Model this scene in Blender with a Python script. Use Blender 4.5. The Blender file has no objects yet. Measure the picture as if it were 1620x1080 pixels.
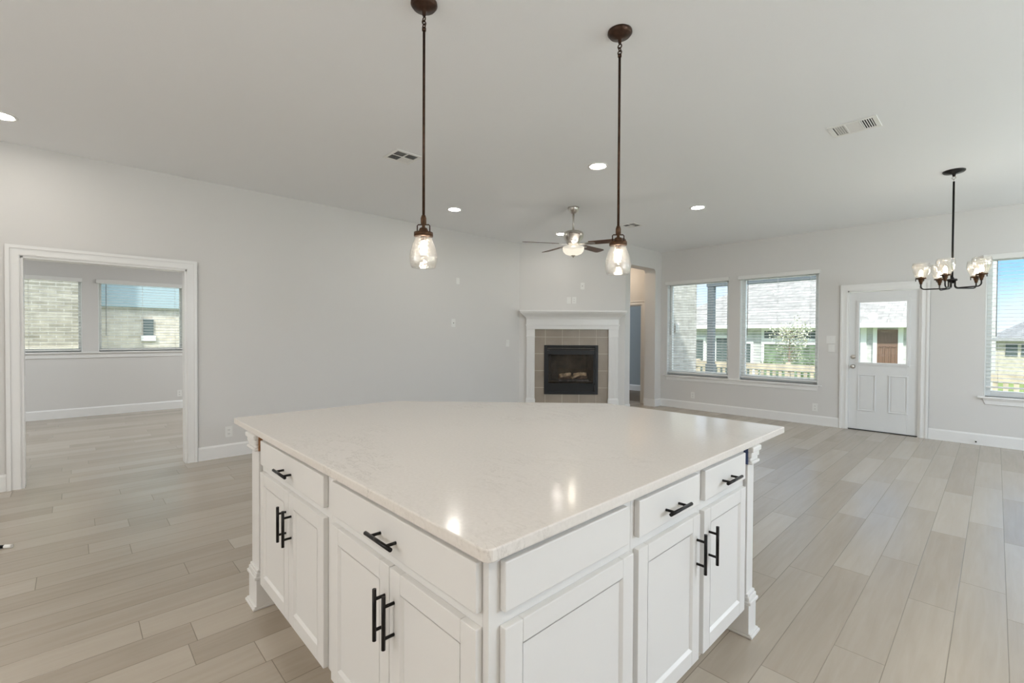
import bpy, bmesh, math, random
from mathutils import Vector, Matrix

random.seed(7)
SC = bpy.context.scene
COL = SC.collection
PI = math.pi

# ------------------------------------------------------------------ camera
cam_d = bpy.data.cameras.new('camera')
cam = bpy.data.objects.new('camera', cam_d)
COL.objects.link(cam)
cam_d.sensor_width = 36.0
cam_d.lens = 730.1 / 1620 * 36
cam_d.clip_start = 0.02
_r = Vector((0.68954, 0.72423, 0.00513)); _u = Vector((-0.01332, 0.00561, 0.99990)); _f = Vector((-0.72412, 0.68954, -0.01352))
cam.matrix_world = Matrix(((_r.x, _u.x, -_f.x, 0), (_r.y, _u.y, -_f.y, 0), (_r.z, _u.z, -_f.z, 1.3674), (0, 0, 0, 1)))
SC.camera = cam

# ------------------------------------------------------------------ colour management
SC.view_settings.view_transform = 'Standard'
SC.view_settings.look = 'None'
SC.view_settings.exposure = 0.31
SC.view_settings.gamma = 1.0
SC.view_settings.use_curve_mapping = False
try:
    SC.cycles.max_bounces = 14
    SC.cycles.diffuse_bounces = 8
    SC.cycles.glossy_bounces = 6
    SC.cycles.transmission_bounces = 8
    SC.cycles.transparent_max_bounces = 24
    SC.cycles.sample_clamp_indirect = 6.0
    SC.cycles.use_denoising = True
except Exception:
    pass

# ------------------------------------------------------------------ sky and sun
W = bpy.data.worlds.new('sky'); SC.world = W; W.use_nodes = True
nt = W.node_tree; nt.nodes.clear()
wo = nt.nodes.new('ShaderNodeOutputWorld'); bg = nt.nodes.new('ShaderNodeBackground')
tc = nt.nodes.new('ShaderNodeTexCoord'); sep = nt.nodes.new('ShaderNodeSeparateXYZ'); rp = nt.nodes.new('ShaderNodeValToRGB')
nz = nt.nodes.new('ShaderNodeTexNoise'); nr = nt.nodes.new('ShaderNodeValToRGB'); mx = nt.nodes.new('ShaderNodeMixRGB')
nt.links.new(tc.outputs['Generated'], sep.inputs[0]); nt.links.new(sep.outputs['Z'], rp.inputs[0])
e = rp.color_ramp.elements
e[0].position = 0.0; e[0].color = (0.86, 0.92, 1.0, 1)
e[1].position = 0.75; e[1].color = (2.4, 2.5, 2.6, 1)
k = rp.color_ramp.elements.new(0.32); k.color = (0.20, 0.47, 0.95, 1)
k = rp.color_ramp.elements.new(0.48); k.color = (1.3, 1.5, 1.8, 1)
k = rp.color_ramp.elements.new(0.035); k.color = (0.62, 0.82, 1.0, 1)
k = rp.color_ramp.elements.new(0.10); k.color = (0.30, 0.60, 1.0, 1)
nz.inputs['Scale'].default_value = 3.0; nz.inputs['Detail'].default_value = 5
nt.links.new(tc.outputs['Generated'], nz.inputs['Vector'])
nr.color_ramp.elements[0].position = 0.52; nr.color_ramp.elements[1].position = 0.72
nr.color_ramp.elements[0].color = (0, 0, 0, 1); nr.color_ramp.elements[1].color = (0.8, 0.8, 0.8, 1)
nt.links.new(nz.outputs['Fac'], nr.inputs[0]); nt.links.new(nr.outputs[0], mx.inputs[0])
nt.links.new(rp.outputs[0], mx.inputs[1]); mx.inputs[2].default_value = (0.95, 0.97, 1.0, 1)
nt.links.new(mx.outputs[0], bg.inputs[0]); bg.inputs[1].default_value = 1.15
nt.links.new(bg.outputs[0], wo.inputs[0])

sd = bpy.data.lights.new('sun', 'SUN'); sd.energy = 4.2; sd.angle = 0.05; sd.color = (1.0, 0.96, 0.9)
sun = bpy.data.objects.new('sun', sd); COL.objects.link(sun)
sun.location = (0, -10, 20)
sun.rotation_euler = Vector((-0.38, 0.58, -0.72)).to_track_quat('-Z', 'Y').to_euler()

# lamps of the kitchen ceiling behind the camera (recessed cans, out of the frame)
CEIL = 3.0
def disk_light(x, y, watts, col=(1.0, 0.88, 0.73), z=CEIL - 0.012, size=0.16):
    d = bpy.data.lights.new('ceiling_disk_light', 'AREA'); d.shape = 'DISK'; d.size = size; d.energy = watts; d.color = col
    o = bpy.data.objects.new('ceiling_disk_light', d); COL.objects.link(o); o.location = (x, y, z)
    return o
KIT = 7.0
for cx_, cy_ in ((-2.9, -1.3), (-1.0, -1.3), (0.9, -1.3), (0.9, 0.6), (0.9, 2.4), (-1.0, -3.0), (-2.9, -3.0)):
    disk_light(cx_, cy_, KIT)
# unseen point lights added beside and behind the camera to brighten walls and ceiling
def fill_light(x, y, z, watts, col, r=0.14):
    d = bpy.data.lights.new('fill_light', 'POINT'); d.shadow_soft_size = r; d.energy = watts; d.color = col
    o = bpy.data.objects.new('fill_light', d); COL.objects.link(o); o.location = (x, y, z)
    return o
fill_light(2.6, 2.4, 1.9, 95.0, (0.82, 0.91, 1.0)); fill_light(2.3, 6.0, 1.9, 74.0, (0.82, 0.91, 1.0))  # cool pair stands in for daylight from the right-hand windows
fill_light(-1.2, -2.6, 1.9, 42.0, (1.0, 0.95, 0.91)); fill_light(-3.0, -3.5, 2.1, 30.0, (0.90, 0.96, 1.0))
disk_light(-5.45, 7.75, 9.0, (1.0, 0.80, 0.60))            # hall
for cx_, cy_ in ((-8.2, 2.3), (-8.2, -1.75)):
    disk_light(cx_, cy_, 32.0, (0.93, 0.97, 1.0), z=2.72)   # unseen lights added to brighten the side room

# ------------------------------------------------------------------ materials
def mat(name):
    m = bpy.data.materials.new(name); m.use_nodes = True
    n = m.node_tree; b = n.nodes['Principled BSDF']
    return m, n, b
def simple(name, col, rough=0.5, metal=0.0, spec=0.5, emit=None, estr=0.0, bump=0.0, bscale=200.0, var=0.0, vscale=3.0):
    m, n, b = mat(name)
    b.inputs['Base Color'].default_value = (*col, 1); b.inputs['Roughness'].default_value = rough
    b.inputs['Metallic'].default_value = metal; b.inputs['Specular IOR Level'].default_value = spec
    if emit: b.inputs['Emission Color'].default_value = (*emit, 1); b.inputs['Emission Strength'].default_value = estr
    t = n.nodes.new('ShaderNodeTexCoord')
    if bump > 0:
        q = n.nodes.new('ShaderNodeTexNoise'); q.inputs['Scale'].default_value = bscale; q.inputs['Detail'].default_value = 3
        bp = n.nodes.new('ShaderNodeBump'); bp.inputs['Strength'].default_value = bump; bp.inputs['Distance'].default_value = 0.002
        n.links.new(t.outputs['Object'], q.inputs['Vector']); n.links.new(q.outputs['Fac'], bp.inputs['Height']); n.links.new(bp.outputs[0], b.inputs['Normal'])
    if var > 0:
        q = n.nodes.new('ShaderNodeTexNoise'); q.inputs['Scale'].default_value = vscale; q.inputs['Detail'].default_value = 4
        r = n.nodes.new('ShaderNodeValToRGB')
        r.color_ramp.elements[0].color = (*[max(0, c * (1 - var)) for c in col], 1); r.color_ramp.elements[1].color = (*[min(1, c * (1 + var)) for c in col], 1)
        r.color_ramp.elements[0].position = 0.35; r.color_ramp.elements[1].position = 0.65
        n.links.new(t.outputs['Object'], q.inputs['Vector']); n.links.new(q.outputs['Fac'], r.inputs[0]); n.links.new(r.outputs[0], b.inputs['Base Color'])
    return m

M = {}
M['wall'] = simple('wall_paint', (0.70, 0.69, 0.672), 0.6, spec=0.3, bump=0.12, bscale=160)
M['bedroom'] = simple('wall_paint_dim_skylight', (0.36, 0.40, 0.42), 0.6, spec=0.3, bump=0.12, bscale=160)  # wall paint with dim bluish skylight put into its colour
M['ceiling'] = simple('ceiling_paint', (0.87, 0.885, 0.905), 0.8, spec=0.2, bump=0.2, bscale=120)
M['trim'] = simple('white_trim_paint', (0.83, 0.83, 0.82), 0.3, spec=0.45, bump=0.02, bscale=60)
M['cab'] = simple('white_cabinet_paint', (0.725, 0.72, 0.705), 0.32, spec=0.45, bump=0.02, bscale=80)
M['door'] = simple('white_door_paint', (0.76, 0.77, 0.77), 0.35, spec=0.45, bump=0.02, bscale=80)
M['plate'] = simple('white_plastic', (0.82, 0.82, 0.80), 0.35, bump=0.01)
M['vinyl'] = simple('white_vinyl', (0.80, 0.82, 0.81), 0.3, bump=0.01)
M['slat'] = simple('blind_slat', (0.80, 0.80, 0.78), 0.4, bump=0.02)
M['black'] = simple('black_metal', (0.012, 0.011, 0.011), 0.32, metal=0.6, bump=0.02, bscale=300)
M['bronze'] = simple('oil_rubbed_bronze', (0.055, 0.028, 0.017), 0.38, metal=0.7, bump=0.03, bscale=250, var=0.25, vscale=40)
M['bronze_lit'] = simple('lamplit_bronze', (0.085, 0.042, 0.020), 0.42, metal=0.6, bump=0.03, bscale=250, var=0.3, vscale=60)  # the bronze again, with warm bulb light put into its brown
M['nickel'] = simple('brushed_nickel', (0.62, 0.59, 0.55), 0.28, metal=1.0, bump=0.03, bscale=300)
M['dark_slot'] = simple('dark_gap', (0.02, 0.02, 0.02), 0.8, bump=0.01)
M['toe'] = simple('toe_kick_board', (0.55, 0.50, 0.43), 0.6, bump=0.02)
M['rawwood'] = simple('raw_wood', (0.28, 0.13, 0.05), 0.7, bump=0.05, var=0.3, vscale=30)
M['tape'] = simple('blue_tape', (0.045, 0.07, 0.16), 0.6, bump=0.02)
M['tile'] = simple('greige_tile', (0.33, 0.285, 0.235), 0.3, spec=0.4, bump=0.05, bscale=40, var=0.10, vscale=2.5)
M['grout'] = simple('pale_grout', (0.62, 0.58, 0.51), 0.8, bump=0.1)
M['fb_black'] = simple('fireplace_black', (0.012, 0.013, 0.015), 0.38, spec=0.4, bump=0.05, bscale=200)
M['fb_in'] = simple('firebox_liner', (0.13, 0.092, 0.055), 0.8, bump=0.2, bscale=30, var=0.3, vscale=8)
M['ember'] = simple('ember_bed', (0.12, 0.10, 0.09), 0.9, bump=0.8, bscale=50, var=0.5, vscale=25)
M['shingle_base'] = None
M['grass'] = simple('lawn', (0.16, 0.22, 0.07), 0.9, bump=0.5, bscale=30, var=0.35, vscale=2)
M['concrete'] = simple('patio_concrete', (0.50, 0.49, 0.46), 0.8, bump=0.2, bscale=30, var=0.08, vscale=3)
M['siding_plain'] = None
M['post'] = simple('blue_grey_post_paint', (0.10, 0.12, 0.13), 0.6, bump=0.05)
M['cedar'] = simple('cedar_fence', (0.50, 0.43, 0.33), 0.8, bump=0.2, bscale=40, var=0.18, vscale=6)
M['leaf'] = simple('leaf_green', (0.18, 0.26, 0.12), 0.6, bump=0.1, var=0.3, vscale=12)
M['bark'] = simple('bark', (0.25, 0.19, 0.14), 0.9, bump=0.4, bscale=40)
M['brown_door'] = simple('brown_front_door', (0.20, 0.12, 0.085), 0.5, bump=0.05)
M['wint'] = simple('dark_window_glass', (0.10, 0.13, 0.13), 0.12, bump=0.01)
M['wgreen'] = simple('window_painted_reflection', (0.16, 0.21, 0.14), 0.15, var=0.5, vscale=3)  # reflected greenery painted into the pane colour
M['stucco'] = simple('pale_concrete_band', (0.66, 0.61, 0.50), 0.8, bump=0.1)
M['soffit'] = simple('teal_grey_siding', (0.36, 0.46, 0.48), 0.7, bump=0.05)
M['lens'] = simple('lit_lens', (1, 1, 1), 0.4, emit=(1.0, 0.94, 0.86), estr=65.0)
M['bulb'] = simple('lit_bulb', (1, 1, 1), 0.4, emit=(1.0, 0.90, 0.77), estr=62.0)
M['bulb2'] = simple('lit_small_bulb', (1, 1, 1), 0.4, emit=(1.0, 0.88, 0.72), estr=60.0)
def frosted(name, glow, clear):
    m = bpy.data.materials.new(name); m.use_nodes = True; n = m.node_tree; n.nodes.clear()
    o = n.nodes.new('ShaderNodeOutputMaterial'); tr = n.nodes.new('ShaderNodeBsdfTransparent'); em = n.nodes.new('ShaderNodeEmission'); df = n.nodes.new('ShaderNodeBsdfDiffuse')
    a = n.nodes.new('ShaderNodeAddShader'); mixn = n.nodes.new('ShaderNodeMixShader'); mixn.inputs[0].default_value = clear
    em.inputs[0].default_value = (1.0, 0.93, 0.80, 1); em.inputs[1].default_value = glow; df.inputs[0].default_value = (0.14, 0.135, 0.125, 1); tr.inputs[0].default_value = (1, 0.96, 0.88, 1)
    n.links.new(em.outputs[0], a.inputs[0]); n.links.new(df.outputs[0], a.inputs[1]); n.links.new(a.outputs[0], mixn.inputs[1]); n.links.new(tr.outputs[0], mixn.inputs[2]); n.links.new(mixn.outputs[0], o.inputs[0])
    return m
M['bowl'] = frosted('frosted_bowl', 0.62, 0.22)

# ceramic logs
M['log'] = simple('ceramic_log', (0.60, 0.42, 0.25), 0.85, bump=0.6, bscale=40, var=0.5, vscale=12)
M['log_dark'] = simple('charred_log', (0.22, 0.14, 0.09), 0.85, bump=0.6, bscale=40, var=0.5, vscale=12)

# dark walnut fan blade
def wood(name, a, b_, axis='X', scale=(6, 60, 60), rough=0.4):
    m, n, b = mat(name)
    t = n.nodes.new('ShaderNodeTexCoord'); mp = n.nodes.new('ShaderNodeMapping'); q = n.nodes.new('ShaderNodeTexNoise'); r = n.nodes.new('ShaderNodeValToRGB')
    mp.inputs['Scale'].default_value = scale; q.inputs['Scale'].default_value = 1.0; q.inputs['Detail'].default_value = 5
    r.color_ramp.elements[0].color = (*a, 1); r.color_ramp.elements[1].color = (*b_, 1); r.color_ramp.elements[0].position = 0.35; r.color_ramp.elements[1].position = 0.65
    n.links.new(t.outputs['Object'], mp.inputs[0]); n.links.new(mp.outputs[0], q.inputs['Vector']); n.links.new(q.outputs['Fac'], r.inputs[0]); n.links.new(r.outputs[0], b.inputs['Base Color'])
    b.inputs['Roughness'].default_value = rough
    return m
M['walnut'] = wood('walnut_blade', (0.07, 0.030, 0.015), (0.13, 0.06, 0.03))

# clear window glass: lets light straight through, mirrors a little
def pane_mat(name, tint=(0.97, 0.985, 0.98), refl=0.07, rough=0.0, edge=0.35):
    m = bpy.data.materials.new(name); m.use_nodes = True; n = m.node_tree; n.nodes.clear()
    o = n.nodes.new('ShaderNodeOutputMaterial'); tr = n.nodes.new('ShaderNodeBsdfTransparent'); gl = n.nodes.new('ShaderNodeBsdfGlossy'); mixn = n.nodes.new('ShaderNodeMixShader')
    lw = n.nodes.new('ShaderNodeLayerWeight'); lw.inputs[0].default_value = 0.25
    ma = n.nodes.new('ShaderNodeMath'); ma.operation = 'MULTIPLY_ADD'; ma.inputs[1].default_value = edge; ma.inputs[2].default_value = refl; ma.use_clamp = True
    tr.inputs[0].default_value = (*tint, 1); gl.inputs['Roughness'].default_value = rough
    n.links.new(lw.outputs['Fresnel'], ma.inputs[0]); n.links.new(ma.outputs[0], mixn.inputs[0])
    n.links.new(tr.outputs[0], mixn.inputs[1]); n.links.new(gl.outputs[0], mixn.inputs[2]); n.links.new(mixn.outputs[0], o.inputs[0])
    return m
M['pane'] = pane_mat('window_pane', refl=0.02)
M['fireglass'] = pane_mat('fireplace_glass', tint=(0.86, 0.87, 0.88), refl=0.015, edge=0.15)

# seeded lamp glass: clear with bubbles and rippling
def seeded():
    m = bpy.data.materials.new('seeded_glass'); m.use_nodes = True; n = m.node_tree; n.nodes.clear()
    o = n.nodes.new('ShaderNodeOutputMaterial'); tr = n.nodes.new('ShaderNodeBsdfTransparent'); gl = n.nodes.new('ShaderNodeBsdfGlossy')
    tl = n.nodes.new('ShaderNodeBsdfTranslucent'); m1 = n.nodes.new('ShaderNodeMixShader'); m2 = n.nodes.new('ShaderNodeMixShader')
    t = n.nodes.new('ShaderNodeTexCoord'); v = n.nodes.new('ShaderNodeTexVoronoi'); v.inputs['Scale'].default_value = 110
    q = n.nodes.new('ShaderNodeTexNoise'); q.inputs['Scale'].default_value = 85; q.inputs['Detail'].default_value = 2
    r = n.nodes.new('ShaderNodeValToRGB'); r.color_ramp.elements[0].position = 0.0; r.color_ramp.elements[0].color = (0.75, 0.75, 0.75, 1); r.color_ramp.elements[1].position = 0.42; r.color_ramp.elements[1].color = (0.10, 0.10, 0.10, 1)
    bp = n.nodes.new('ShaderNodeBump'); bp.inputs['Strength'].default_value = 0.6; bp.inputs['Distance'].default_value = 0.004
    lw = n.nodes.new('ShaderNodeLayerWeight'); lw.inputs[0].default_value = 0.35
    ma = n.nodes.new('ShaderNodeMath'); ma.operation = 'MULTIPLY_ADD'; ma.inputs[1].default_value = 0.55; ma.inputs[2].default_value = 0.06; ma.use_clamp = True
    tr.inputs[0].default_value = (0.98, 0.97, 0.95, 1); gl.inputs['Roughness'].default_value = 0.06; tl.inputs[0].default_value = (0.95, 0.93, 0.90, 1)
    n.links.new(t.outputs['Object'], v.inputs['Vector']); n.links.new(t.outputs['Object'], q.inputs['Vector'])
    n.links.new(v.outputs['Distance'], r.inputs[0]); n.links.new(q.outputs['Fac'], bp.inputs['Height'])
    n.links.new(bp.outputs[0], gl.inputs['Normal'])
    n.links.new(lw.outputs['Facing'], ma.inputs[0])
    mm = n.nodes.new('ShaderNodeMath'); mm.operation = 'MULTIPLY'; mm.inputs[1].default_value = 0.15; n.links.new(r.outputs[0], mm.inputs[0])
    n.links.new(mm.outputs[0], m1.inputs[0]); n.links.new(tr.outputs[0], m1.inputs[1]); n.links.new(tl.outputs[0], m1.inputs[2])
    n.links.new(ma.outputs[0], m2.inputs[0]); n.links.new(m1.outputs[0], m2.inputs[1]); n.links.new(gl.outputs[0], m2.inputs[2])
    n.links.new(m2.outputs[0], o.inputs[0])
    return m
M['seeded'] = seeded()

# quartz worktop
def quartz():
    m, n, b = mat('quartz')
    t = n.nodes.new('ShaderNodeTexCoord'); mp = n.nodes.new('ShaderNodeMapping'); mp.inputs['Rotation'].default_value = (0, 0, 0.7); mp.inputs['Scale'].default_value = (1.0, 2.6, 1.0)
    q = n.nodes.new('ShaderNodeTexNoise'); q.inputs['Scale'].default_value = 5.0; q.inputs['Detail'].default_value = 8; q.inputs['Roughness'].default_value = 0.72; q.inputs['Distortion'].default_value = 0.5
    r = n.nodes.new('ShaderNodeValToRGB')
    for p_, c in ((0.0, (0.72, 0.685, 0.645)), (0.488, (0.72, 0.685, 0.645)), (0.5, (0.54, 0.505, 0.47)), (0.512, (0.73, 0.695, 0.655)), (1.0, (0.74, 0.705, 0.665))):
        if p_ in (0.0, 1.0):
            el = r.color_ramp.elements[0 if p_ == 0.0 else -1]; el.position = p_
        else:
            el = r.color_ramp.elements.new(p_)
        el.color = (*c, 1)
    q2 = n.nodes.new('ShaderNodeTexNoise'); q2.inputs['Scale'].default_value = 1.6; r2 = n.nodes.new('ShaderNodeValToRGB')
    r2.color_ramp.elements[0].position = 0.46; r2.color_ramp.elements[1].position = 0.60
    mxn = n.nodes.new('ShaderNodeMixRGB'); mxn.inputs[1].default_value = (0.725, 0.69, 0.65, 1)
    q3 = n.nodes.new('ShaderNodeTexNoise'); q3.inputs['Scale'].default_value = 90; q3.inputs['Detail'].default_value = 2
    r3 = n.nodes.new('ShaderNodeValToRGB'); r3.color_ramp.elements[0].position = 0.3; r3.color_ramp.elements[1].position = 0.7
    r3.color_ramp.elements[0].color = (0.945, 0.945, 0.94, 1); r3.color_ramp.elements[1].color = (1, 1, 1, 1)
    mu = n.nodes.new('ShaderNodeMixRGB'); mu.blend_type = 'MULTIPLY'; mu.inputs[0].default_value = 1.0
    n.links.new(t.outputs['Object'], mp.inputs[0]); n.links.new(mp.outputs[0], q.inputs['Vector']); n.links.new(q.outputs['Fac'], r.inputs[0])
    n.links.new(t.outputs['Object'], q2.inputs['Vector']); n.links.new(q2.outputs['Fac'], r2.inputs[0]); n.links.new(r2.outputs[0], mxn.inputs[0]); n.links.new(r.outputs[0], mxn.inputs[2])
    n.links.new(t.outputs['Object'], q3.inputs['Vector']); n.links.new(q3.outputs['Fac'], r3.inputs[0])
    n.links.new(mxn.outputs[0], mu.inputs[1]); n.links.new(r3.outputs[0], mu.inputs[2]); n.links.new(mu.outputs[0], b.inputs['Base Color'])
    b.inputs['Roughness'].default_value = 0.13; b.inputs['Specular IOR Level'].default_value = 0.5
    return m
M['quartz'] = quartz()

# plank floor: boards 178 mm wide running along +Y with random butt joints
def planks(name='plank_floor', tones=((0.330, 0.280, 0.224), (0.415, 0.365, 0.303), (0.495, 0.442, 0.374)), rough=0.26):
    m, n, b = mat(name)
    L = n.links.new
    def math_(op, a=None, c=None, v0=None, v1=None):
        x = n.nodes.new('ShaderNodeMath'); x.operation = op
        if a is not None: L(a, x.inputs[0])
        elif v0 is not None: x.inputs[0].default_value = v0
        if c is not None: L(c, x.inputs[1])
        elif v1 is not None: x.inputs[1].default_value = v1
        return x.outputs[0]
    t = n.nodes.new('ShaderNodeTexCoord'); s = n.nodes.new('ShaderNodeSeparateXYZ'); L(t.outputs['Object'], s.inputs[0])
    Wd, Ln = 0.178, 1.22
    u = math_('DIVIDE', math_('SUBTRACT', s.outputs['X'], v1=0.053 - 100 * Wd), v1=Wd)
    row = math_('FLOOR', u); fu = math_('FRACT', u)
    wn = n.nodes.new('ShaderNodeTexWhiteNoise'); wn.noise_dimensions = '1D'; L(row, wn.inputs['W'])
    v = math_('ADD', math_('DIVIDE', math_('ADD', s.outputs['Y'], v1=100.0), v1=Ln), wn.outputs['Value'])
    col = math_('FLOOR', v); fv = math_('FRACT', v)
    cb = n.nodes.new('ShaderNodeCombineXYZ'); L(row, cb.inputs[0]); L(col, cb.inputs[1])
    w2 = n.nodes.new('ShaderNodeTexWhiteNoise'); w2.noise_dimensions = '2D'; L(cb.outputs[0], w2.inputs['Vector'])
    # seam mask
    du = math_('MULTIPLY', math_('MINIMUM', fu, math_('SUBTRACT', None, fu, v0=1.0)), v1=Wd)
    dv = math_('MULTIPLY', math_('MINIMUM', fv, math_('SUBTRACT', None, fv, v0=1.0)), v1=Ln)
    d = math_('MINIMUM', du, dv)
    seam = n.nodes.new('ShaderNodeMapRange'); seam.inputs['From Min'].default_value = 0.0006; seam.inputs['From Max'].default_value = 0.0026
    seam.inputs['To Min'].default_value = 1.0; seam.inputs['To Max'].default_value = 0.0; L(d, seam.inputs['Value'])
    # grain
    mp = n.nodes.new('ShaderNodeMapping'); mp.inputs['Scale'].default_value = (26, 1.8, 1); L(t.outputs['Object'], mp.inputs[0])
    off = n.nodes.new('ShaderNodeVectorMath'); off.operation = 'ADD'; L(mp.outputs[0], off.inputs[0])
    sc = n.nodes.new('ShaderNodeVectorMath'); sc.operation = 'SCALE'; sc.inputs['Scale'].default_value = 60; L(w2.outputs['Color'], sc.inputs[0]); L(sc.outputs[0], off.inputs[1])
    g = n.nodes.new('ShaderNodeTexNoise'); g.inputs['Scale'].default_value = 1.0; g.inputs['Detail'].default_value = 6; g.inputs['Roughness'].default_value = 0.6; g.inputs['Distortion'].default_value = 0.6; L(off.outputs[0], g.inputs['Vector'])
    mp2 = n.nodes.new('ShaderNodeMapping'); mp2.inputs['Scale'].default_value = (4, 0.6, 1); L(t.outputs['Object'], mp2.inputs[0])
    of2 = n.nodes.new('ShaderNodeVectorMath'); of2.operation = 'ADD'; L(mp2.outputs[0], of2.inputs[0]); L(sc.outputs[0], of2.inputs[1])
    g2 = n.nodes.new('ShaderNodeTexNoise'); g2.inputs['Scale'].default_value = 1.0; g2.inputs['Detail'].default_value = 3; L(of2.outputs[0], g2.inputs['Vector'])
    f = math_('ADD', math_('MULTIPLY', w2.outputs['Value'], v1=0.36), math_('ADD', math_('MULTIPLY', g.outputs['Fac'], v1=0.40), math_('MULTIPLY', g2.outputs['Fac'], v1=0.30)))
    r = n.nodes.new('ShaderNodeValToRGB'); L(f, r.inputs[0])
    r.color_ramp.elements[0].position = 0.22; r.color_ramp.elements[0].color = (*tones[0], 1)
    r.color_ramp.elements[1].position = 0.84; r.color_ramp.elements[1].color = (*tones[2], 1)
    k = r.color_ramp.elements.new(0.52); k.color = (*tones[1], 1)
    mxn = n.nodes.new('ShaderNodeMixRGB'); L(math_('MULTIPLY', seam.outputs[0], v1=0.72), mxn.inputs[0]); L(r.outputs[0], mxn.inputs[1]); mxn.inputs[2].default_value = (0.16, 0.13, 0.10, 1)
    L(mxn.outputs[0], b.inputs['Base Color'])
    h = math_('SUBTRACT', math_('MULTIPLY', g.outputs['Fac'], v1=0.25), seam.outputs[0])
    bp = n.nodes.new('ShaderNodeBump'); bp.inputs['Strength'].default_value = 0.22; bp.inputs['Distance'].default_value = 0.0025; L(h, bp.inputs['Height']); L(bp.outputs[0], b.inputs['Normal'])
    b.inputs['Roughness'].default_value = rough; b.inputs['Specular IOR Level'].default_value = 0.75
    return m
M['floor'] = planks()
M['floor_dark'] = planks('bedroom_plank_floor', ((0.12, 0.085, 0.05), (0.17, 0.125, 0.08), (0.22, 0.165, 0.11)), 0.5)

# horizontal-course materials for the outside
def courses(name, c1, c2, mortar, bw, bh, mort, rough=0.85, plane='XZ', bump=0.4, offset=0.5):
    m, n, b = mat(name)
    t = n.nodes.new('ShaderNodeTexCoord'); s = n.nodes.new('ShaderNodeSeparateXYZ'); cb = n.nodes.new('ShaderNodeCombineXYZ')
    n.links.new(t.outputs['Object'], s.inputs[0]); n.links.new(s.outputs[plane[0]], cb.inputs[0]); n.links.new(s.outputs[plane[1]], cb.inputs[1])
    br = n.nodes.new('ShaderNodeTexBrick'); n.links.new(cb.outputs[0], br.inputs['Vector'])
    br.inputs['Color1'].default_value = (*c1, 1); br.inputs['Color2'].default_value = (*c2, 1); br.inputs['Mortar'].default_value = (*mortar, 1)
    br.inputs['Scale'].default_value = 1.0; br.inputs['Mortar Size'].default_value = mort; br.inputs['Brick Width'].default_value = bw; br.inputs['Row Height'].default_value = bh
    br.inputs['Mortar Smooth'].default_value = 0.2; br.inputs['Bias'].default_value = 0.0; br.offset = offset
    q = n.nodes.new('ShaderNodeTexNoise'); q.inputs['Scale'].default_value = 6; q.inputs['Detail'].default_value = 4
    r = n.nodes.new('ShaderNodeValToRGB'); r.color_ramp.elements[0].color = (0.72, 0.72, 0.72, 1); r.color_ramp.elements[1].color = (1.12, 1.12, 1.12, 1)
    r.color_ramp.elements[0].position = 0.3; r.color_ramp.elements[1].position = 0.7
    mu = n.nodes.new('ShaderNodeMixRGB'); mu.blend_type = 'MULTIPLY'; mu.inputs[0].default_value = 0.8
    n.links.new(t.outputs['Object'], q.inputs['Vector']); n.links.new(q.outputs['Fac'], r.inputs[0]); n.links.new(br.outputs['Color'], mu.inputs[1]); n.links.new(r.outputs[0], mu.inputs[2])
    n.links.new(mu.outputs[0], b.inputs['Base Color'])
    bp = n.nodes.new('ShaderNodeBump'); bp.inputs['Strength'].default_value = bump; bp.inputs['Distance'].default_value = 0.01; bp.invert = True
    n.links.new(br.outputs['Fac'], bp.inputs['Height']); n.links.new(bp.outputs[0], b.inputs['Normal'])
    b.inputs['Roughness'].default_value = rough; b.inputs['Specular IOR Level'].default_value = 0.2
    return m
M['brick_y'] = courses('tan_brick', (0.46, 0.43, 0.35), (0.30, 0.28, 0.22), (0.52, 0.50, 0.44), 0.23, 0.076, 0.008, plane='YZ')
M['brick_pale'] = courses('pale_brick', (0.72, 0.66, 0.55), (0.58, 0.52, 0.42), (0.74, 0.71, 0.64), 0.23, 0.076, 0.008, plane='YZ')
M['brick_wing'] = courses('grey_washed_brick', (0.50, 0.49, 0.45), (0.36, 0.35, 0.31), (0.54, 0.53, 0.50), 0.23, 0.076, 0.008, plane='YZ')
M['siding'] = courses('white_siding', (0.60, 0.60, 0.585), (0.56, 0.56, 0.55), (0.36, 0.36, 0.36), 6.0, 0.15, 0.004, plane='XZ', bump=0.5)
M['siding_far'] = courses('cream_siding', (0.66, 0.62, 0.52), (0.62, 0.58, 0.48), (0.40, 0.38, 0.33), 6.0, 0.16, 0.005, plane='XZ', bump=0.5)
M['shingle'] = courses('grey_shingle', (0.34, 0.335, 0.32), (0.26, 0.255, 0.245), (0.19, 0.185, 0.18), 0.32, 0.14, 0.006, plane='XY', bump=0.6)
M['shingle_far'] = courses('slate_shingle', (0.24, 0.25, 0.26), (0.18, 0.19, 0.20), (0.12, 0.12, 0.13), 0.32, 0.14, 0.006, plane='XY', bump=0.6)

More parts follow.
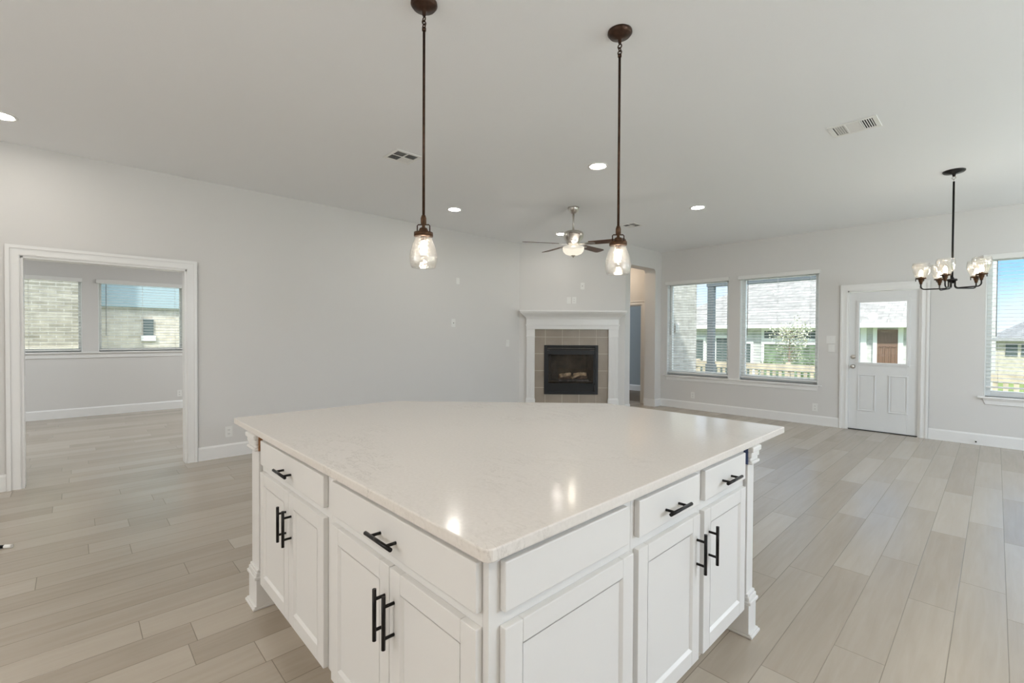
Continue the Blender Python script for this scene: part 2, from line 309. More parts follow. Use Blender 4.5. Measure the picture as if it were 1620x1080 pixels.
# ------------------------------------------------------------------ mesh builder
class MB:
    def __init__(s): s.bm = bmesh.new(); s.T = Matrix.Identity(4); s.mi = 0
    def _f(s, vs, smooth=False):
        try:
            f = s.bm.faces.new(vs); f.smooth = smooth; f.material_index = s.mi; return f
        except ValueError: return None
    def v(s, p): return s.bm.verts.new(s.T @ Vector(p))
    def box(s, x0, x1, y0, y1, z0, z1):
        p = [s.v(q) for q in ((x0, y0, z0), (x1, y0, z0), (x1, y1, z0), (x0, y1, z0), (x0, y0, z1), (x1, y0, z1), (x1, y1, z1), (x0, y1, z1))]
        for a in ((0, 3, 2, 1), (4, 5, 6, 7), (0, 1, 5, 4), (1, 2, 6, 5), (2, 3, 7, 6), (3, 0, 4, 7)): s._f([p[i] for i in a])
        return s
    def prism(s, pts, z0, z1):                                   # polygon in XY, extruded in Z
        a = [s.v((x, y, z0)) for x, y in pts]; b = [s.v((x, y, z1)) for x, y in pts]; n = len(pts)
        s._f(a[::-1]); s._f(b)
        for i in range(n): s._f([a[i], a[(i + 1) % n], b[(i + 1) % n], b[i]])
        return s
    def extr(s, pts, axis, a0, a1, smooth=False):                # profile extruded along an axis: pts are the two other coordinates
        def P(u, w, a): return {'x': (a, u, w), 'y': (u, a, w), 'z': (u, w, a)}[axis]
        A = [s.v(P(u, w, a0)) for u, w in pts]; B = [s.v(P(u, w, a1)) for u, w in pts]; n = len(pts)
        s._f(A[::-1]); s._f(B)
        for i in range(n): s._f([A[i], A[(i + 1) % n], B[(i + 1) % n], B[i]], smooth)
        return s
    def lathe(s, prof, seg=32, c=(0, 0, 0), closed=False, smooth=True):
        rings = []
        for r, z in prof:
            if r < 1e-5: rings.append([s.v((c[0], c[1], c[2] + z))])
            else: rings.append([s.v((c[0] + r * math.cos(2 * PI * i / seg), c[1] + r * math.sin(2 * PI * i / seg), c[2] + z)) for i in range(seg)])
        R = rings + ([rings[0]] if closed else [])
        for A, B in zip(R[:-1], R[1:]):
            for i in range(seg):
                j = (i + 1) % seg
                if len(A) == 1 and len(B) == 1: continue
                if len(A) == 1: s._f([A[0], B[i], B[j]], smooth)
                elif len(B) == 1: s._f([A[i], A[j], B[0]], smooth)
                else: s._f([A[i], A[j], B[j], B[i]], smooth)
        return s
    def tube(s, path, r, seg=12, cap=True):
        P = [Vector(p) for p in path]; rings = []; n = len(P)
        rr = r if isinstance(r, (list, tuple)) else [r] * n
        up = None
        for i in range(n):
            d = (P[min(i + 1, n - 1)] - P[max(i - 1, 0)]).normalized()
            if up is None: up = d.orthogonal().normalized()
            up = (up - d * up.dot(d)).normalized(); w = d.cross(up)
            rings.append([s.v(P[i] + (up * math.cos(2 * PI * k / seg) + w * math.sin(2 * PI * k / seg)) * rr[i]) for k in range(seg)])
        for A, B in zip(rings[:-1], rings[1:]):
            for k in range(seg): s._f([A[k], A[(k + 1) % seg], B[(k + 1) % seg], B[k]], True)
        if cap: s._f(rings[0][::-1]); s._f(rings[-1])
        return s
    def torus(s, c, R, r, nrm='y', seg=24, sg=8):
        g = []
        for i in range(seg):
            a = 2 * PI * i / seg; ring = []
            for k in range(sg):
                b = 2 * PI * k / sg; x = (R + r * math.cos(b)) * math.cos(a); z = (R + r * math.cos(b)) * math.sin(a); y = r * math.sin(b)
                p = {'y': (x, y, z), 'x': (y, x, z), 'z': (x, z, y)}[nrm]
                ring.append(s.v((c[0] + p[0], c[1] + p[1], c[2] + p[2])))
            g.append(ring)
        for i in range(seg):
            for k in range(sg): s._f([g[i][k], g[(i + 1) % seg][k], g[(i + 1) % seg][(k + 1) % sg], g[i][(k + 1) % sg]], True)
        return s
    def quad(s, *p): s._f([s.v(q) for q in p]); return s
    def obj(s, name, mats, parent=None, bevel=0.0, seg=2, loc=None, rotz=None):
        bmesh.ops.recalc_face_normals(s.bm, faces=s.bm.faces[:])
        me = bpy.data.meshes.new(name); s.bm.to_mesh(me); s.bm.free()
        for m in (mats if isinstance(mats, (list, tuple)) else [mats]): me.materials.append(m)
        o = bpy.data.objects.new(name, me); COL.objects.link(o)
        if parent: o.parent = parent
        if loc: o.location = loc
        if rotz is not None: o.rotation_euler = (0, 0, rotz)
        if bevel > 0:
            b = o.modifiers.new('bevel', 'BEVEL'); b.width = bevel; b.segments = seg; b.limit_method = 'ANGLE'; b.angle_limit = math.radians(50)
        return o

def tag(o, label, cat, group=None):
    o['label'] = label; o['category'] = cat
    if group: o['group'] = group
    return o
def empty(name, loc=(0, 0, 0), rotz=0.0):
    o = bpy.data.objects.new(name, None); COL.objects.link(o); o.empty_display_size = 0.1
    o.location = loc; o.rotation_euler = (0, 0, rotz); return o
def thing(name, label, cat, loc=(0, 0, 0), rotz=0.0, group=None): return tag(empty(name, loc, rotz), label, cat, group)
def structure(o): o['kind'] = 'structure'; return o
def copy_tree(o, parent=None):
    c = o.copy(); COL.objects.link(c)
    if parent: c.parent = parent
    for ch in list(o.children): copy_tree(ch, c)
    return c

# ------------------------------------------------------------------ room shell
LX, FY = -5.881, 8.37                    # left wall face, far wall face
RX, BY = 3.3, -4.2                       # right and rear walls (outside the frame)
def holed(mb, u0, u1, z0, z1, t0, t1, holes, axis):
    us = sorted({u0, u1} | {h[i] for h in holes for i in (0, 1)}); zs = sorted({z0, z1} | {h[i] for h in holes for i in (2, 3)})
    for a, b in zip(us[:-1], us[1:]):
        for c, d in zip(zs[:-1], zs[1:]):
            um, zm = (a + b) / 2, (c + d) / 2
            if um < u0 or um > u1 or any(h[0] < um < h[1] and h[2] < zm < h[3] for h in holes): continue
            if axis == 'x': mb.box(a, b, t0, t1, c, d)
            else: mb.box(t0, t1, a, b, c, d)
    return mb

structure(MB().box(-10.4, RX + 0.1, BY - 0.1, FY + 0.16, -0.06, 0.0).obj('floor', M['floor']))
structure(MB().box(-6.0, RX + 0.1, BY - 0.1, FY + 0.16, CEIL, CEIL + 0.12).box(-6.9, -6.0, 5.5, FY + 0.16, CEIL, CEIL + 0.12).obj('ceiling', M['ceiling']))
OPEN = (-0.329, 0.871, 0.0, 2.04)
structure(holed(MB(), BY, 5.777, 0, CEIL, LX - 0.14, LX, [OPEN], 'y').obj('wall_left', M['wall']))
W1 = (-4.425, -3.255, 0.625, 2.40); W2 = (-3.075, -1.902, 0.625, 2.40); W3 = (-0.105, 1.08, 0.625, 2.40)
DR = (-1.535, -0.715, 0.0, 2.05); HD = (-5.80, -4.975, 0.0, 2.0)
structure(holed(MB(), -6.9, RX + 0.1, 0, CEIL, FY, FY + 0.16, [W1, W2, W3, DR, HD], 'x').obj('wall_far', M['wall']))
structure(holed(MB(), BY, FY, 0, CEIL, RX, RX + 0.14, [(3.2, 5.6, 0.3, 2.4), (5.9, 7.6, 0.3, 2.4)], 'y').obj('wall_right', M['wall']))
structure(holed(MB(), LX - 0.14, RX + 0.14, 0, CEIL, BY - 0.14, BY, [(-2.2, -0.8, 1.1, 2.2)], 'x').obj('wall_rear', M['wall']))
# diagonal chimney wall: local x along the wall, local -y into the room
DG = (LX, 5.777, 0.0); DROT = PI / 4; DLEN = 1.878
FB = (0.50, 1.345, 0.36, 1.12)
mb = holed(MB(), 0, DLEN, 0, CEIL, 0.0, 0.12, [FB], 'x')
structure(mb.obj('wall_diagonal', M['wall'], loc=DG, rotz=DROT))
# wall with the hall opening (plane parallel to the left wall)
HX = LX + DLEN * math.cos(DROT); HY0 = 5.777 + DLEN * math.sin(DROT)
mb = MB(); mb.box(HX - 0.225, HX, HY0 - 0.0, 7.265, 0, CEIL); mb.box(HX - 0.225, HX, 8.15, FY, 0, CEIL)
rc = 0.07; arc = [(8.15 - rc + rc * math.cos(a), 2.652 - rc + rc * math.sin(a)) for a in [PI / 2 * i / 8 for i in range(9)]]
arc2 = [(7.265 + rc - rc * math.cos(a), 2.652 - rc + rc * math.sin(a)) for a in [PI / 2 * i / 8 for i in range(8, -1, -1)]]
mb.extr([(7.265, CEIL), (8.15, CEIL)] + arc + arc2, 'x', HX - 0.225, HX)
structure(mb.obj('wall_hall', M['wall']))
structure(MB().box(-6.9, -6.76, 5.5, FY, 0, CEIL).box(-6.76, LX - 0.14, 5.63, 5.77, 0, CEIL).obj('wall_hallside', M['wall']))
# side room seen through the cased opening
SX = -10.32
WA = (-1.10, 0.115, 1.06, 2.25); WB = (0.31, 1.478, 1.06, 2.25)
structure(holed(MB(), -2.4, 3.2, 0, 2.75, SX - 0.16, SX, [WA, WB], 'y').obj('wall_sideroom', M['wall']))
structure(MB().box(SX - 0.16, LX - 0.14, 3.2, 3.34, 0, 2.75).box(SX - 0.16, LX - 0.14, -2.54, -2.4, 0, 2.75).obj('wall_sideroom_ends', M['wall']))
structure(MB().box(SX - 0.16, LX - 0.14, -2.54, 3.34, 2.75, 2.85).obj('ceiling', M['ceiling']))
# bedroom behind the hall door, its outer wall is the brick wing on the patio
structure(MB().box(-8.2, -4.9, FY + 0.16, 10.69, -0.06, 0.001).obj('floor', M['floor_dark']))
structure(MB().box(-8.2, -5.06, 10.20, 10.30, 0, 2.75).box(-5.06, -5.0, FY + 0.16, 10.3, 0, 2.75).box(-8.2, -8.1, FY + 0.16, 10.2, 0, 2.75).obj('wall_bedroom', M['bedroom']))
structure(MB().box(-8.2, -5.0, FY + 0.16, 10.3, 2.75, 2.85).obj('ceiling', M['ceiling']))
disk_light(-6.6, 9.3, 5.0, (0.86, 0.93, 1.0), z=2.73)  # cool disk light under the bedroom ceiling, out of view

# baseboards
def base(mb, u0, u1, f, axis, sgn, h=0.145, t=0.016):
    prof = [(f, 0), (f + sgn * t, 0), (f + sgn * t, h - 0.018), (f + sgn * t * 0.45, h), (f, h)]
    if axis == 'y': mb.extr(prof, 'y', u0, u1)
    else: mb.extr(prof, 'x', u0, u1)
structure_list = []
mb = MB(); base(mb, BY, -0.421, LX, 'y', 1); base(mb, 0.963, 5.777, LX, 'y', 1); structure(mb.obj('baseboard_left', M['trim']))
mb = MB(); base(mb, HX, -1.627, FY, 'x', -1); base(mb, -0.623, RX, FY, 'x', -1); structure(mb.obj('baseboard_far', M['trim']))
mb = MB(); base(mb, 8.15, FY, HX, 'y', 1); base(mb, HY0, 7.265, HX, 'y', 1); mb.box(HX - 0.225, HX + 0.016, 8.134, 8.15, 0, 0.14); base(mb, -4.86, HX - 0.225, FY, 'x', -1); structure(mb.obj('baseboard_hall', M['trim']))
mb = MB(); base(mb, -2.4, 3.2, SX, 'y', 1); structure(mb.obj('baseboard_sideroom', M['trim']))
mb = MB(); base(mb, -8.1, -5.06, 10.2, 'x', -1); structure(mb.obj('baseboard_bedroom', M['trim']))

# casings: a stepped moulding round an opening, local x along the wall, -y into the room
def casing(name, w, h, loc, rotz, cw=0.09, jamb=0.14, both=False):
    mb = MB()
    for (a, b, t) in ((0.0, cw, 0.014), (0.006, 0.020, 0.019), (cw - 0.028, cw - 0.004, 0.024), (cw - 0.012, cw, 0.020)):
        mb.box(-b, -a, -t, 0, 0, h + a); mb.box(w + a, w + b, -t, 0, 0, h + a); mb.box(-b, w + b, -t, 0, h + a, h + b)
        if both:
            y = jamb
            mb.box(-b, -a, y, y + t, 0, h + a); mb.box(w + a, w + b, y, y + t, 0, h + a); mb.box(-b, w + b, y, y + t, h + a, h + b)
    jt = 0.018
    mb.box(-0.001, jt, -0.004, jamb + 0.004, 0, h); mb.box(w - jt, w + 0.001, -0.004, jamb + 0.004, 0, h); mb.box(0, w, -0.004, jamb + 0.004, h - jt, h + 0.001)
    return structure(mb.obj(name, M['trim'], loc=loc, rotz=rotz))
casing('trim_1', 1.2, 2.04, (LX, -0.329, 0), PI / 2, both=True)
casing('trim_2', 0.82, 2.05, (-1.535, FY, 0), 0, jamb=0.15)
casing('trim_3', 0.825, 2.0, (-5.80, FY, 0), 0, jamb=0.15)

# ------------------------------------------------------------------ windows and blinds
def window(name, hole, axis, face, depth=0.16, meet=None, sash=0.045):
    w = hole[1] - hole[0]; h = hole[3] - hole[2]
    if axis == 'x': root = empty(name, (hole[0], face, hole[2]), 0)
    else: root = empty(name, (face, hole[0], hole[2]), PI / 2)
    structure(root)
    y0, y1 = 0.085, 0.145
    mb = MB(); s = sash
    mb.box(0, s, y0, y1, 0, h); mb.box(w - s, w, y0, y1, 0, h); mb.box(s, w - s, y0, y1, 0, s + 0.01); mb.box(s, w - s, y0, y1, h - s, h)
    mb.box(0.0, 0.012, 0.0, y0, 0, h); mb.box(w - 0.012, w, 0.0, y0, 0, h)
    if meet: mb.box(s, w - s, y0 + 0.005, y1, meet - 0.02, meet + 0.02)
    mb.obj('window_frame', M['vinyl'], root, bevel=0.003)
    MB().box(s - 0.003, w - s + 0.003, 0.112, 0.117, s, h - s + 0.003).obj('window_pane', M['pane'], root)
    return root
window('window_1', W1, 'x', FY, sash=0.065); window('window_2', W2, 'x', FY, sash=0.065); window('window_3', W3, 'x', FY, meet=0.72, sash=0.06)
window('window_4', WA, 'y', SX); window('window_5', WB, 'y', SX)
for nm, a, b in (('window_6', 3.2, 5.6), ('window_7', 5.9, 7.6)):
    r_ = structure(empty(nm, (RX, b, 0.3), -PI / 2)); w_ = b - a; h_ = 2.1
    m_ = MB(); m_.box(0, .05, .03, .09, 0, h_); m_.box(w_ - .05, w_, .03, .09, 0, h_); m_.box(.05, w_ - .05, .03, .09, 0, .05); m_.box(.05, w_ - .05, .03, .09, h_ - .05, h_); m_.box(w_ / 2 - .03, w_ / 2 + .03, .03, .09, .05, h_ - .05)
    m_.obj('window_frame', M['vinyl'], r_, bevel=0.003)
    MB().box(.05, w_ - .05, .058, .062, .05, h_ - .05).obj('window_pane', M['pane'], r_)
r_ = structure(empty('window_8', (-0.8, BY, 1.1), PI)); m_ = MB(); m_.box(0, .05, .03, .09, 0, 1.1); m_.box(1.35, 1.4, .03, .09, 0, 1.1); m_.box(.05, 1.35, .03, .09, 0, .05); m_.box(.05, 1.35, .03, .09, 1.05, 1.1)
m_.obj('window_frame', M['vinyl'], r_); MB().box(.05, 1.35, .058, .062, .05, 1.05).obj('window_pane', M['pane'], r_)

def sill(name, a, b, z, face, axis, apron=0.075, over=0.055):
    mb = MB()
    rot = 0 if axis == 'x' else PI / 2
    loc = (a, face, z) if axis == 'x' else (face, a, z)
    w = b - a
    mb.box(-over, w + over, -0.045, 0.0, -0.022, 0.0); mb.box(0.0, w, 0.0, 0.086, -0.022, 0.0)
    prof = [(0, -0.022), (-0.026, -0.022), (-0.024, -0.04), (-0.014, -0.05), (-0.012, -0.022 - apron + 0.012), (-0.016, -0.022 - apron), (0, -0.022 - apron)]
    n = len(prof)
    A = [mb.v((-over * 0.2 + 0.3 * (z_ + 0.022) * -1 , y_, z_)) for y_, z_ in prof]; B = [mb.v((w + over * 0.2 - 0.3 * (z_ + 0.022) * -1, y_, z_)) for y_, z_ in prof]
    mb._f(A[::-1]); mb._f(B)
    for i in range(n): mb._f([A[i], A[(i + 1) % n], B[(i + 1) % n], B[i]])
    return structure(mb.obj(name, M['trim'], loc=loc, rotz=rot, bevel=0.003))
sill('trim_4', W1[0], W2[1], 0.625, FY, 'x'); sill('trim_5', W3[0], W3[1], 0.625, FY, 'x'); sill('trim_6', WA[0], WB[1], 1.06, SX, 'y')

def blind(hole, axis, face, label, bottom, wand=0.07, vh=0.066, pitch=0.0475, tilt=0.10, wlen=0.95, vout=0.0):
    w = hole[1] - hole[0]; h = hole[3] - hole[2]
    loc = (hole[0], face, hole[2]) if axis == 'x' else (face, hole[0], hole[2])
    t = thing('window_blind', label, 'blind', loc, 0 if axis == 'x' else PI / 2, 'white slatted window blinds')
    MB().box(-0.028 - vout, w + 0.006, -0.03, -0.004, h - vh + 0.012, h + 0.012).box(-0.028 - vout, -0.02 - vout, -0.03, 0.0, h - vh + 0.012, h + 0.012).obj('valance', M['slat'], t, bevel=0.003)
    MB().box(0.016, w - 0.016, 0.004, 0.055, h - 0.045, h - 0.004).obj('headrail', M['slat'], t)
    mb = MB(); n = int((h - 0.05 - bottom - 0.02) / pitch)
    for i in range(n):
        z = h - 0.065 - pitch * i; c, s = math.cos(tilt) * 0.024, math.sin(tilt) * 0.024
        pts = [(0.03 - c, z - s), (0.03 - c * 0.3, z - s * 0.3 + 0.0022), (0.03 + c * 0.3, z + s * 0.3 + 0.0022), (0.03 + c, z + s), (0.03 + c, z + s - 0.0026), (0.03 + c * 0.3, z + s * 0.3 - 0.0006), (0.03 - c * 0.3, z - s * 0.3 - 0.0006), (0.03 - c, z - s - 0.0026)]
        mb.extr(pts, 'x', 0.018, w - 0.018)
    mb.obj('slats', M['slat'], t)
    MB().box(0.018, w - 0.018, 0.006, 0.054, bottom, bottom + 0.02).obj('bottom_rail', M['slat'], t, bevel=0.003)
    mb = MB()
    for u in (0.12, w * 0.5, w - 0.12):
        mb.tube([(u, 0.004, bottom), (u, 0.004, h - 0.04)], 0.0011, 5); mb.tube([(u, 0.055, bottom), (u, 0.055, h - 0.04)], 0.0011, 5)
    mb.obj('ladder_cord', M['slat'], t)
    MB().tube([(wand, -0.001, h - vh), (wand, -0.002, h - vh - wlen)], 0.0045, 8).obj('tilt_wand', M['wandm'], t)
    return t
M['wandm'] = simple('clear_grey_plastic', (0.30, 0.32, 0.32), 0.3, bump=0.01)
blind(W1, 'x', FY, 'white blind on the window nearest the hall opening, brick wall behind it', 0.035)
blind(W2, 'x', FY, 'white blind on the window directly left of the half-glass door', 0.035, wand=0.13)
blind(W3, 'x', FY, 'white blind cut by the right frame edge, blue sky behind it', 0.11, wand=0.10)
blind(WA, 'y', SX, 'white blind of the left side-room window, tan brick filling its view', 0.02, wand=0.06)
blind(WB, 'y', SX, 'white blind of the right side-room window, dark wand at its left', 0.02, wand=0.10, wlen=0.86)

# ------------------------------------------------------------------ exterior door
dr = structure(empty('door_1', (-1.517, FY + 0.02, 0)))
dw, dh = 0.784, 2.012
mb = MB(); g = (0.112, 0.665, 0.985, 1.885)
holed(mb, 0, dw, 0.012, 0.012 + dh, 0.0, 0.044, [g], 'x')
for (a, b, c, d) in ((0.105, 0.325, 0.285, 0.825), (0.460, 0.680, 0.285, 0.825)):
    for (i, t) in ((0.0, 0.006), (0.008, 0.010)):
        mb.box(a + i, b - i, -t, 0, c + i, c + i + 0.010); mb.box(a + i, b - i, -t, 0, d - i - 0.010, d - i); mb.box(a + i, a + i + 0.010, -t, 0, c + i + 0.01, d - i - 0.01); mb.box(b - i - 0.010, b - i, -t, 0, c + i + 0.01, d - i - 0.01)
    mb.box(a + 0.035, b - 0.035, -0.006, 0, c + 0.035, d - 0.035)
mb.obj('door_panel', M['door'], dr, bevel=0.002)
mb = MB(); G0, G1, G2, G3 = g
for (o, i, t) in ((0.028, 0.0, 0.012), (0.010, -0.012, 0.018)):
    mb.box(G0 - o, G1 + o, -t, 0.02, G2 - o, G2 - i); mb.box(G0 - o, G1 + o, -t, 0.02, G3 + i, G3 + o); mb.box(G0 - o, G0 - i, -t, 0.02, G2 - i, G3 + i); mb.box(G1 + i, G1 + o, -t, 0.02, G2 - i, G3 + i)
mb.obj('glass_frame', M['door'], dr, bevel=0.002)
MB().box(G0 - 0.002, G1 + 0.002, 0.018, 0.024, G2 - 0.002, G3 + 0.002).obj('glass_pane', M['pane'], dr)
T90 = Matrix.Rotation(PI / 2, 4, 'X')
mb = MB(); mb.T = Matrix.Translation((0.052, 0, 0.931)) @ T90; mb.lathe([(0, 0), (0.032, 0), (0.032, 0.006), (0.012, 0.010), (0.012, 0.03), (0.026, 0.038), (0.029, 0.052), (0.022, 0.064), (0, 0.066)], 28); mb.obj('door_knob', M['nickel'], dr)
mb = MB(); mb.T = Matrix.Translation((0.052, 0, 1.075)) @ T90; mb.lathe([(0, 0), (0.033, 0), (0.033, 0.008), (0.024, 0.014), (0, 0.015)], 28); mb.T = Matrix.Identity(4); mb.box(0.048, 0.056, -0.03, -0.012, 1.058, 1.092); mb.obj('deadbolt', M['nickel'], dr)
for z in (0.275, 1.025, 1.775):
    MB().tube([(dw + 0.004, -0.006, z - 0.048), (dw + 0.004, -0.006, z + 0.048)], 0.007, 10).box(dw - 0.006, dw + 0.012, -0.003, 0.001, z - 0.045, z + 0.045).obj('hinge', M['door'], dr)
MB().box(-0.018, dw + 0.018, -0.01, 0.14, 0.0, 0.012).obj('threshold', M['fb_black'], dr)

# ------------------------------------------------------------------ wall plates
def plate(kind, label, loc, rotz, w=0.072, h=0.118, gang=1, group=None):
    nm = {'outlet': 'power_outlet', 'switch': 'light_switch', 'blank': 'wall_plate', 'cable': 'cable_plate'}[kind]
    t = thing(nm, label, {'outlet': 'outlet', 'switch': 'switch', 'blank': 'wall plate', 'cable': 'wall plate'}[kind], loc, rotz, group)
    MB().box(-w / 2, w / 2, -0.006, 0, -h / 2, h / 2).obj('cover_plate', M['plate'], t, bevel=0.002)
    for gI in range(gang):
        cx = (gI - (gang - 1) / 2) * 0.046
        if kind == 'outlet':
            for dz in (-0.021, 0.021):
                f = MB().box(cx - 0.0165, cx + 0.0165, -0.0085, -0.006, dz - 0.0145, dz + 0.0145).obj('socket_face', M['plate'], t, bevel=0.002)
                mb = MB(); mb.box(cx - 0.008, cx - 0.0055, -0.0088, -0.0084, dz - 0.003, dz + 0.007); mb.box(cx + 0.0055, cx + 0.008, -0.0088, -0.0084, dz - 0.003, dz + 0.006); mb.box(cx - 0.002, cx + 0.002, -0.0088, -0.0084, dz - 0.010, dz - 0.006)
                mb.obj('slots', M['dark_slot'], f)
        elif kind == 'switch':
            mb = MB(); mb.extr([(-0.006, -0.033), (-0.008, -0.033), (-0.0115, 0.033), (-0.006, 0.033)], 'x', cx - 0.016, cx + 0.016); mb.obj('rocker', M['plate'], t)
        elif kind == 'cable':
            mb = MB(); mb.T = Matrix.Translation((cx, -0.006, 0)) @ T90; mb.lathe([(0, 0), (0.006, 0), (0.006, 0.008), (0, 0.008)], 12); mb.obj('cable_jack', M['dark_slot'], t)
    return t
plate('outlet', 'white outlet low on left wall, right of the cased opening', (LX, 1.254, 0.279), PI / 2)
plate('blank', 'small white plate highest on the left wall', (LX, 4.408, 2.218), PI / 2, 0.07, 0.10)
plate('cable', 'white cable plate at eye level in the middle of the left wall', (LX, 4.325, 1.555), PI / 2, 0.078, 0.125)
plate('switch', 'white rocker switch on left wall beside the fireplace mantel', (LX, 5.494, 1.228), PI / 2)
PX = lambda s, z, o=0.0: (DG[0] + s * math.cos(DROT) + o * math.sin(DROT), DG[1] + s * math.sin(DROT) - o * math.cos(DROT), z)
plate('switch', 'white switch plate left of its twin above the mantel', PX(0.878, 1.993), DROT)
plate('outlet', 'white outlet plate right of its twin above the mantel', PX(0.974, 1.993), DROT)
plate('cable', 'small white plate highest on the chimney wall above the mantel', PX(1.119, 2.247), DROT, 0.07, 0.118)
plate('switch', 'white double switch plate, upper one left of the half-glass door', (-1.742, FY, 1.326), 0, 0.116, 0.118, 2)
plate('switch', 'white switch plate, lower one left of the half-glass door', (-1.732, FY, 1.192), 0, 0.085, 0.118)
plate('outlet', 'white outlet low under the window beside the hall opening', (-3.894, FY, 0.268), 0)
plate('outlet', 'white outlet low under the window left of the door', (-1.937, FY, 0.270), 0)
plate('outlet', 'white outlet low on side-room wall, seen through the cased opening', (SX, 1.414, 0.275), PI / 2)

# door stop on the far baseboard
t = thing('door_stop', 'small dark door stop on the baseboard right of the door', 'door stop', (-0.165, FY - 0.016, 0.05))
mb = MB(); mb.tube([(0, 0, 0), (0, -0.06, -0.002)], 0.005, 10); mb.obj('rod', M['nickel'], t)
MB().tube([(0, -0.06, -0.002), (0, -0.075, -0.002)], 0.009, 12).obj('rubber_tip', M['fb_black'], t)
# dark wand with a white tip on the floor at the left frame edge
t = thing('floor_rod', 'thin dark rod with white tip lying on floor at left frame edge', 'rod', (-4.32, -0.32, 0))
MB().tube([(-0.12, -0.19, 0.012), (0.0, 0.0, 0.012)], 0.010, 10).obj('rod', M['black'], t)
MB().tube([(0.0, 0.0, 0.012), (0.022, 0.034, 0.012)], 0.012, 10).obj('white_tip', M['plate'], t)

# ------------------------------------------------------------------ island
CT = 0.90; CB = 0.869
IX0, IX1, IY0, IY1 = -2.924, -0.752, 0.646, 2.678
def rounded(pts, rad, seg=6):
    out = []; n = len(pts)
    for i, p in enumerate(pts):
        p = Vector(p); a = Vector(pts[i - 1]); b = Vector(pts[(i + 1) % n]); r = rad[i]
        d1 = (a - p).normalized(); d2 = (b - p).normalized(); ang = d1.angle(d2); tl = r / math.tan(ang / 2)
        s, e_ = p + d1 * tl, p + d2 * tl; c = p + (d1 + d2).normalized() * (r / math.sin(ang / 2))
        a0 = math.atan2(s.y - c.y, s.x - c.x); a1 = math.atan2(e_.y - c.y, e_.x - c.x)
        da = (a1 - a0 + PI) % (2 * PI) - PI
        out += [(c.x + r * math.cos(a0 + da * k / seg), c.y + r * math.sin(a0 + da * k / seg)) for k in range(seg + 1)]
    return out
mb = MB(); mb.prism(rounded([(IX0, IY0), (IX1, IY0), (IX1, IY1), (-1.86, IY1), (IX0, 1.647)], [0.012, 0.022, 0.012, 0.012, 0.012]), CB, CT)
tag(mb.obj('countertop', M['quartz'], bevel=0.004, seg=3), 'large five-sided off-white quartz countertop on the kitchen island', 'countertop')

def bar_pull(parent, L, loc, vertical):
    mb = MB(); ax = (0, 0, 1) if vertical else (1, 0, 0)
    P = lambda s, y: (loc[0] + ax[0] * s, y, loc[2] + ax[2] * s)
    mb.tube([P(-L / 2, loc[1] - 0.033), P(L / 2, loc[1] - 0.033)], 0.006, 14)
    for s in (-L / 2 + 0.030, L / 2 - 0.030): mb.tube([P(s, loc[1]), P(s, loc[1] - 0.033)], 0.0048, 10)
    return mb.obj('bar_pull', M['black'], parent)
def shaker(parent, x0, x1, z0, z1, name='door', rail=0.058, t=0.02):
    mb = MB()
    mb.box(x0, x0 + rail, -t, 0, z0, z1); mb.box(x1 - rail, x1, -t, 0, z0, z1); mb.box(x0 + rail, x1 - rail, -t, 0, z0, z0 + rail); mb.box(x0 + rail, x1 - rail, -t, 0, z1 - rail, z1)
    a, b, c, d, q, k = x0 + rail, x1 - rail, z0 + rail, z1 - rail, 0.009, -t + 0.0085
    mb.box(a, b, k, -0.002, c, d)
    for e0, e1, e2, e3 in (((a, -t, c), (b, -t, c), (b - q, k - 0.0003, c + q), (a + q, k - 0.0003, c + q)), ((a, -t, d), (b, -t, d), (b - q, k - 0.0003, d - q), (a + q, k - 0.0003, d - q)),
                           ((a, -t, c), (a, -t, d), (a + q, k - 0.0003, d - q), (a + q, k - 0.0003, c + q)), ((b, -t, c), (b, -t, d), (b - q, k - 0.0003, d - q), (b - q, k - 0.0003, c + q))):
        mb.quad(e0, e1, e2, e3)
    return mb.obj(name, M['cab'], parent, bevel=0.0022)
DZ0, DZ1, RZ0, RZ1, KZ = 0.142, 0.697, 0.733, 0.850, 0.135
def cabinet(label, loc, rotz, w, depth, fronts, drawer, toe=True, tw=None):
    t = thing('base_cabinet', label, 'cabinet', loc, rotz, 'white island base cabinets')
    mb = MB(); mb.box(0, w, 0, depth, KZ, CB)
    if toe: mb.mi = 1; mb.box(0, w if tw is None else tw, 0.075, depth, 0, KZ)
    mb.obj('cabinet_box', [M['cab'], M['toe']], t)
    x0, x1, pull = drawer
    d = MB().box(x0, x1, -0.02, 0, RZ0, RZ1).obj('drawer', M['cab'], t, bevel=0.003)
    if pull: bar_pull(d, 0.150, ((x0 + x1) / 2, -0.02, (RZ0 + RZ1) / 2 - 0.012), False)
    for (a, b, px) in fronts:
        o = shaker(t, a, b, DZ0, DZ1)
        if px is not None: bar_pull(o, 0.150, (px, -0.02, 0.560), True)
    return t
FYI = IY0 + 0.032      # face-frame plane of the front run
FXI = IX1 - 0.032      # face-frame plane of the right-hand run
# front run
ax0 = -2.492
cabinet('white base cabinet, two doors and drawer, far left under the countertop', (ax0, FYI, 0), 0, -1.648 - ax0, 0.58,
        [(-2.468 - ax0, -2.060 - ax0, -2.092 - ax0), (-2.057 - ax0, -1.684 - ax0, -2.025 - ax0)], (-2.462 - ax0, -1.684 - ax0, True))
bx0 = -1.647
cabinet('white base cabinet with wide drawer over two doors, left of the near island corner', (bx0, FYI, 0), 0, (FXI - 0.021) - bx0, 0.58,
        [(-1.616 - bx0, -1.2015 - bx0, -1.226 - bx0), (-1.1985 - bx0, -0.806 - bx0, -1.172 - bx0)], (-1.610 - bx0, -0.806 - bx0, True), tw=(FXI - 0.075) - bx0)
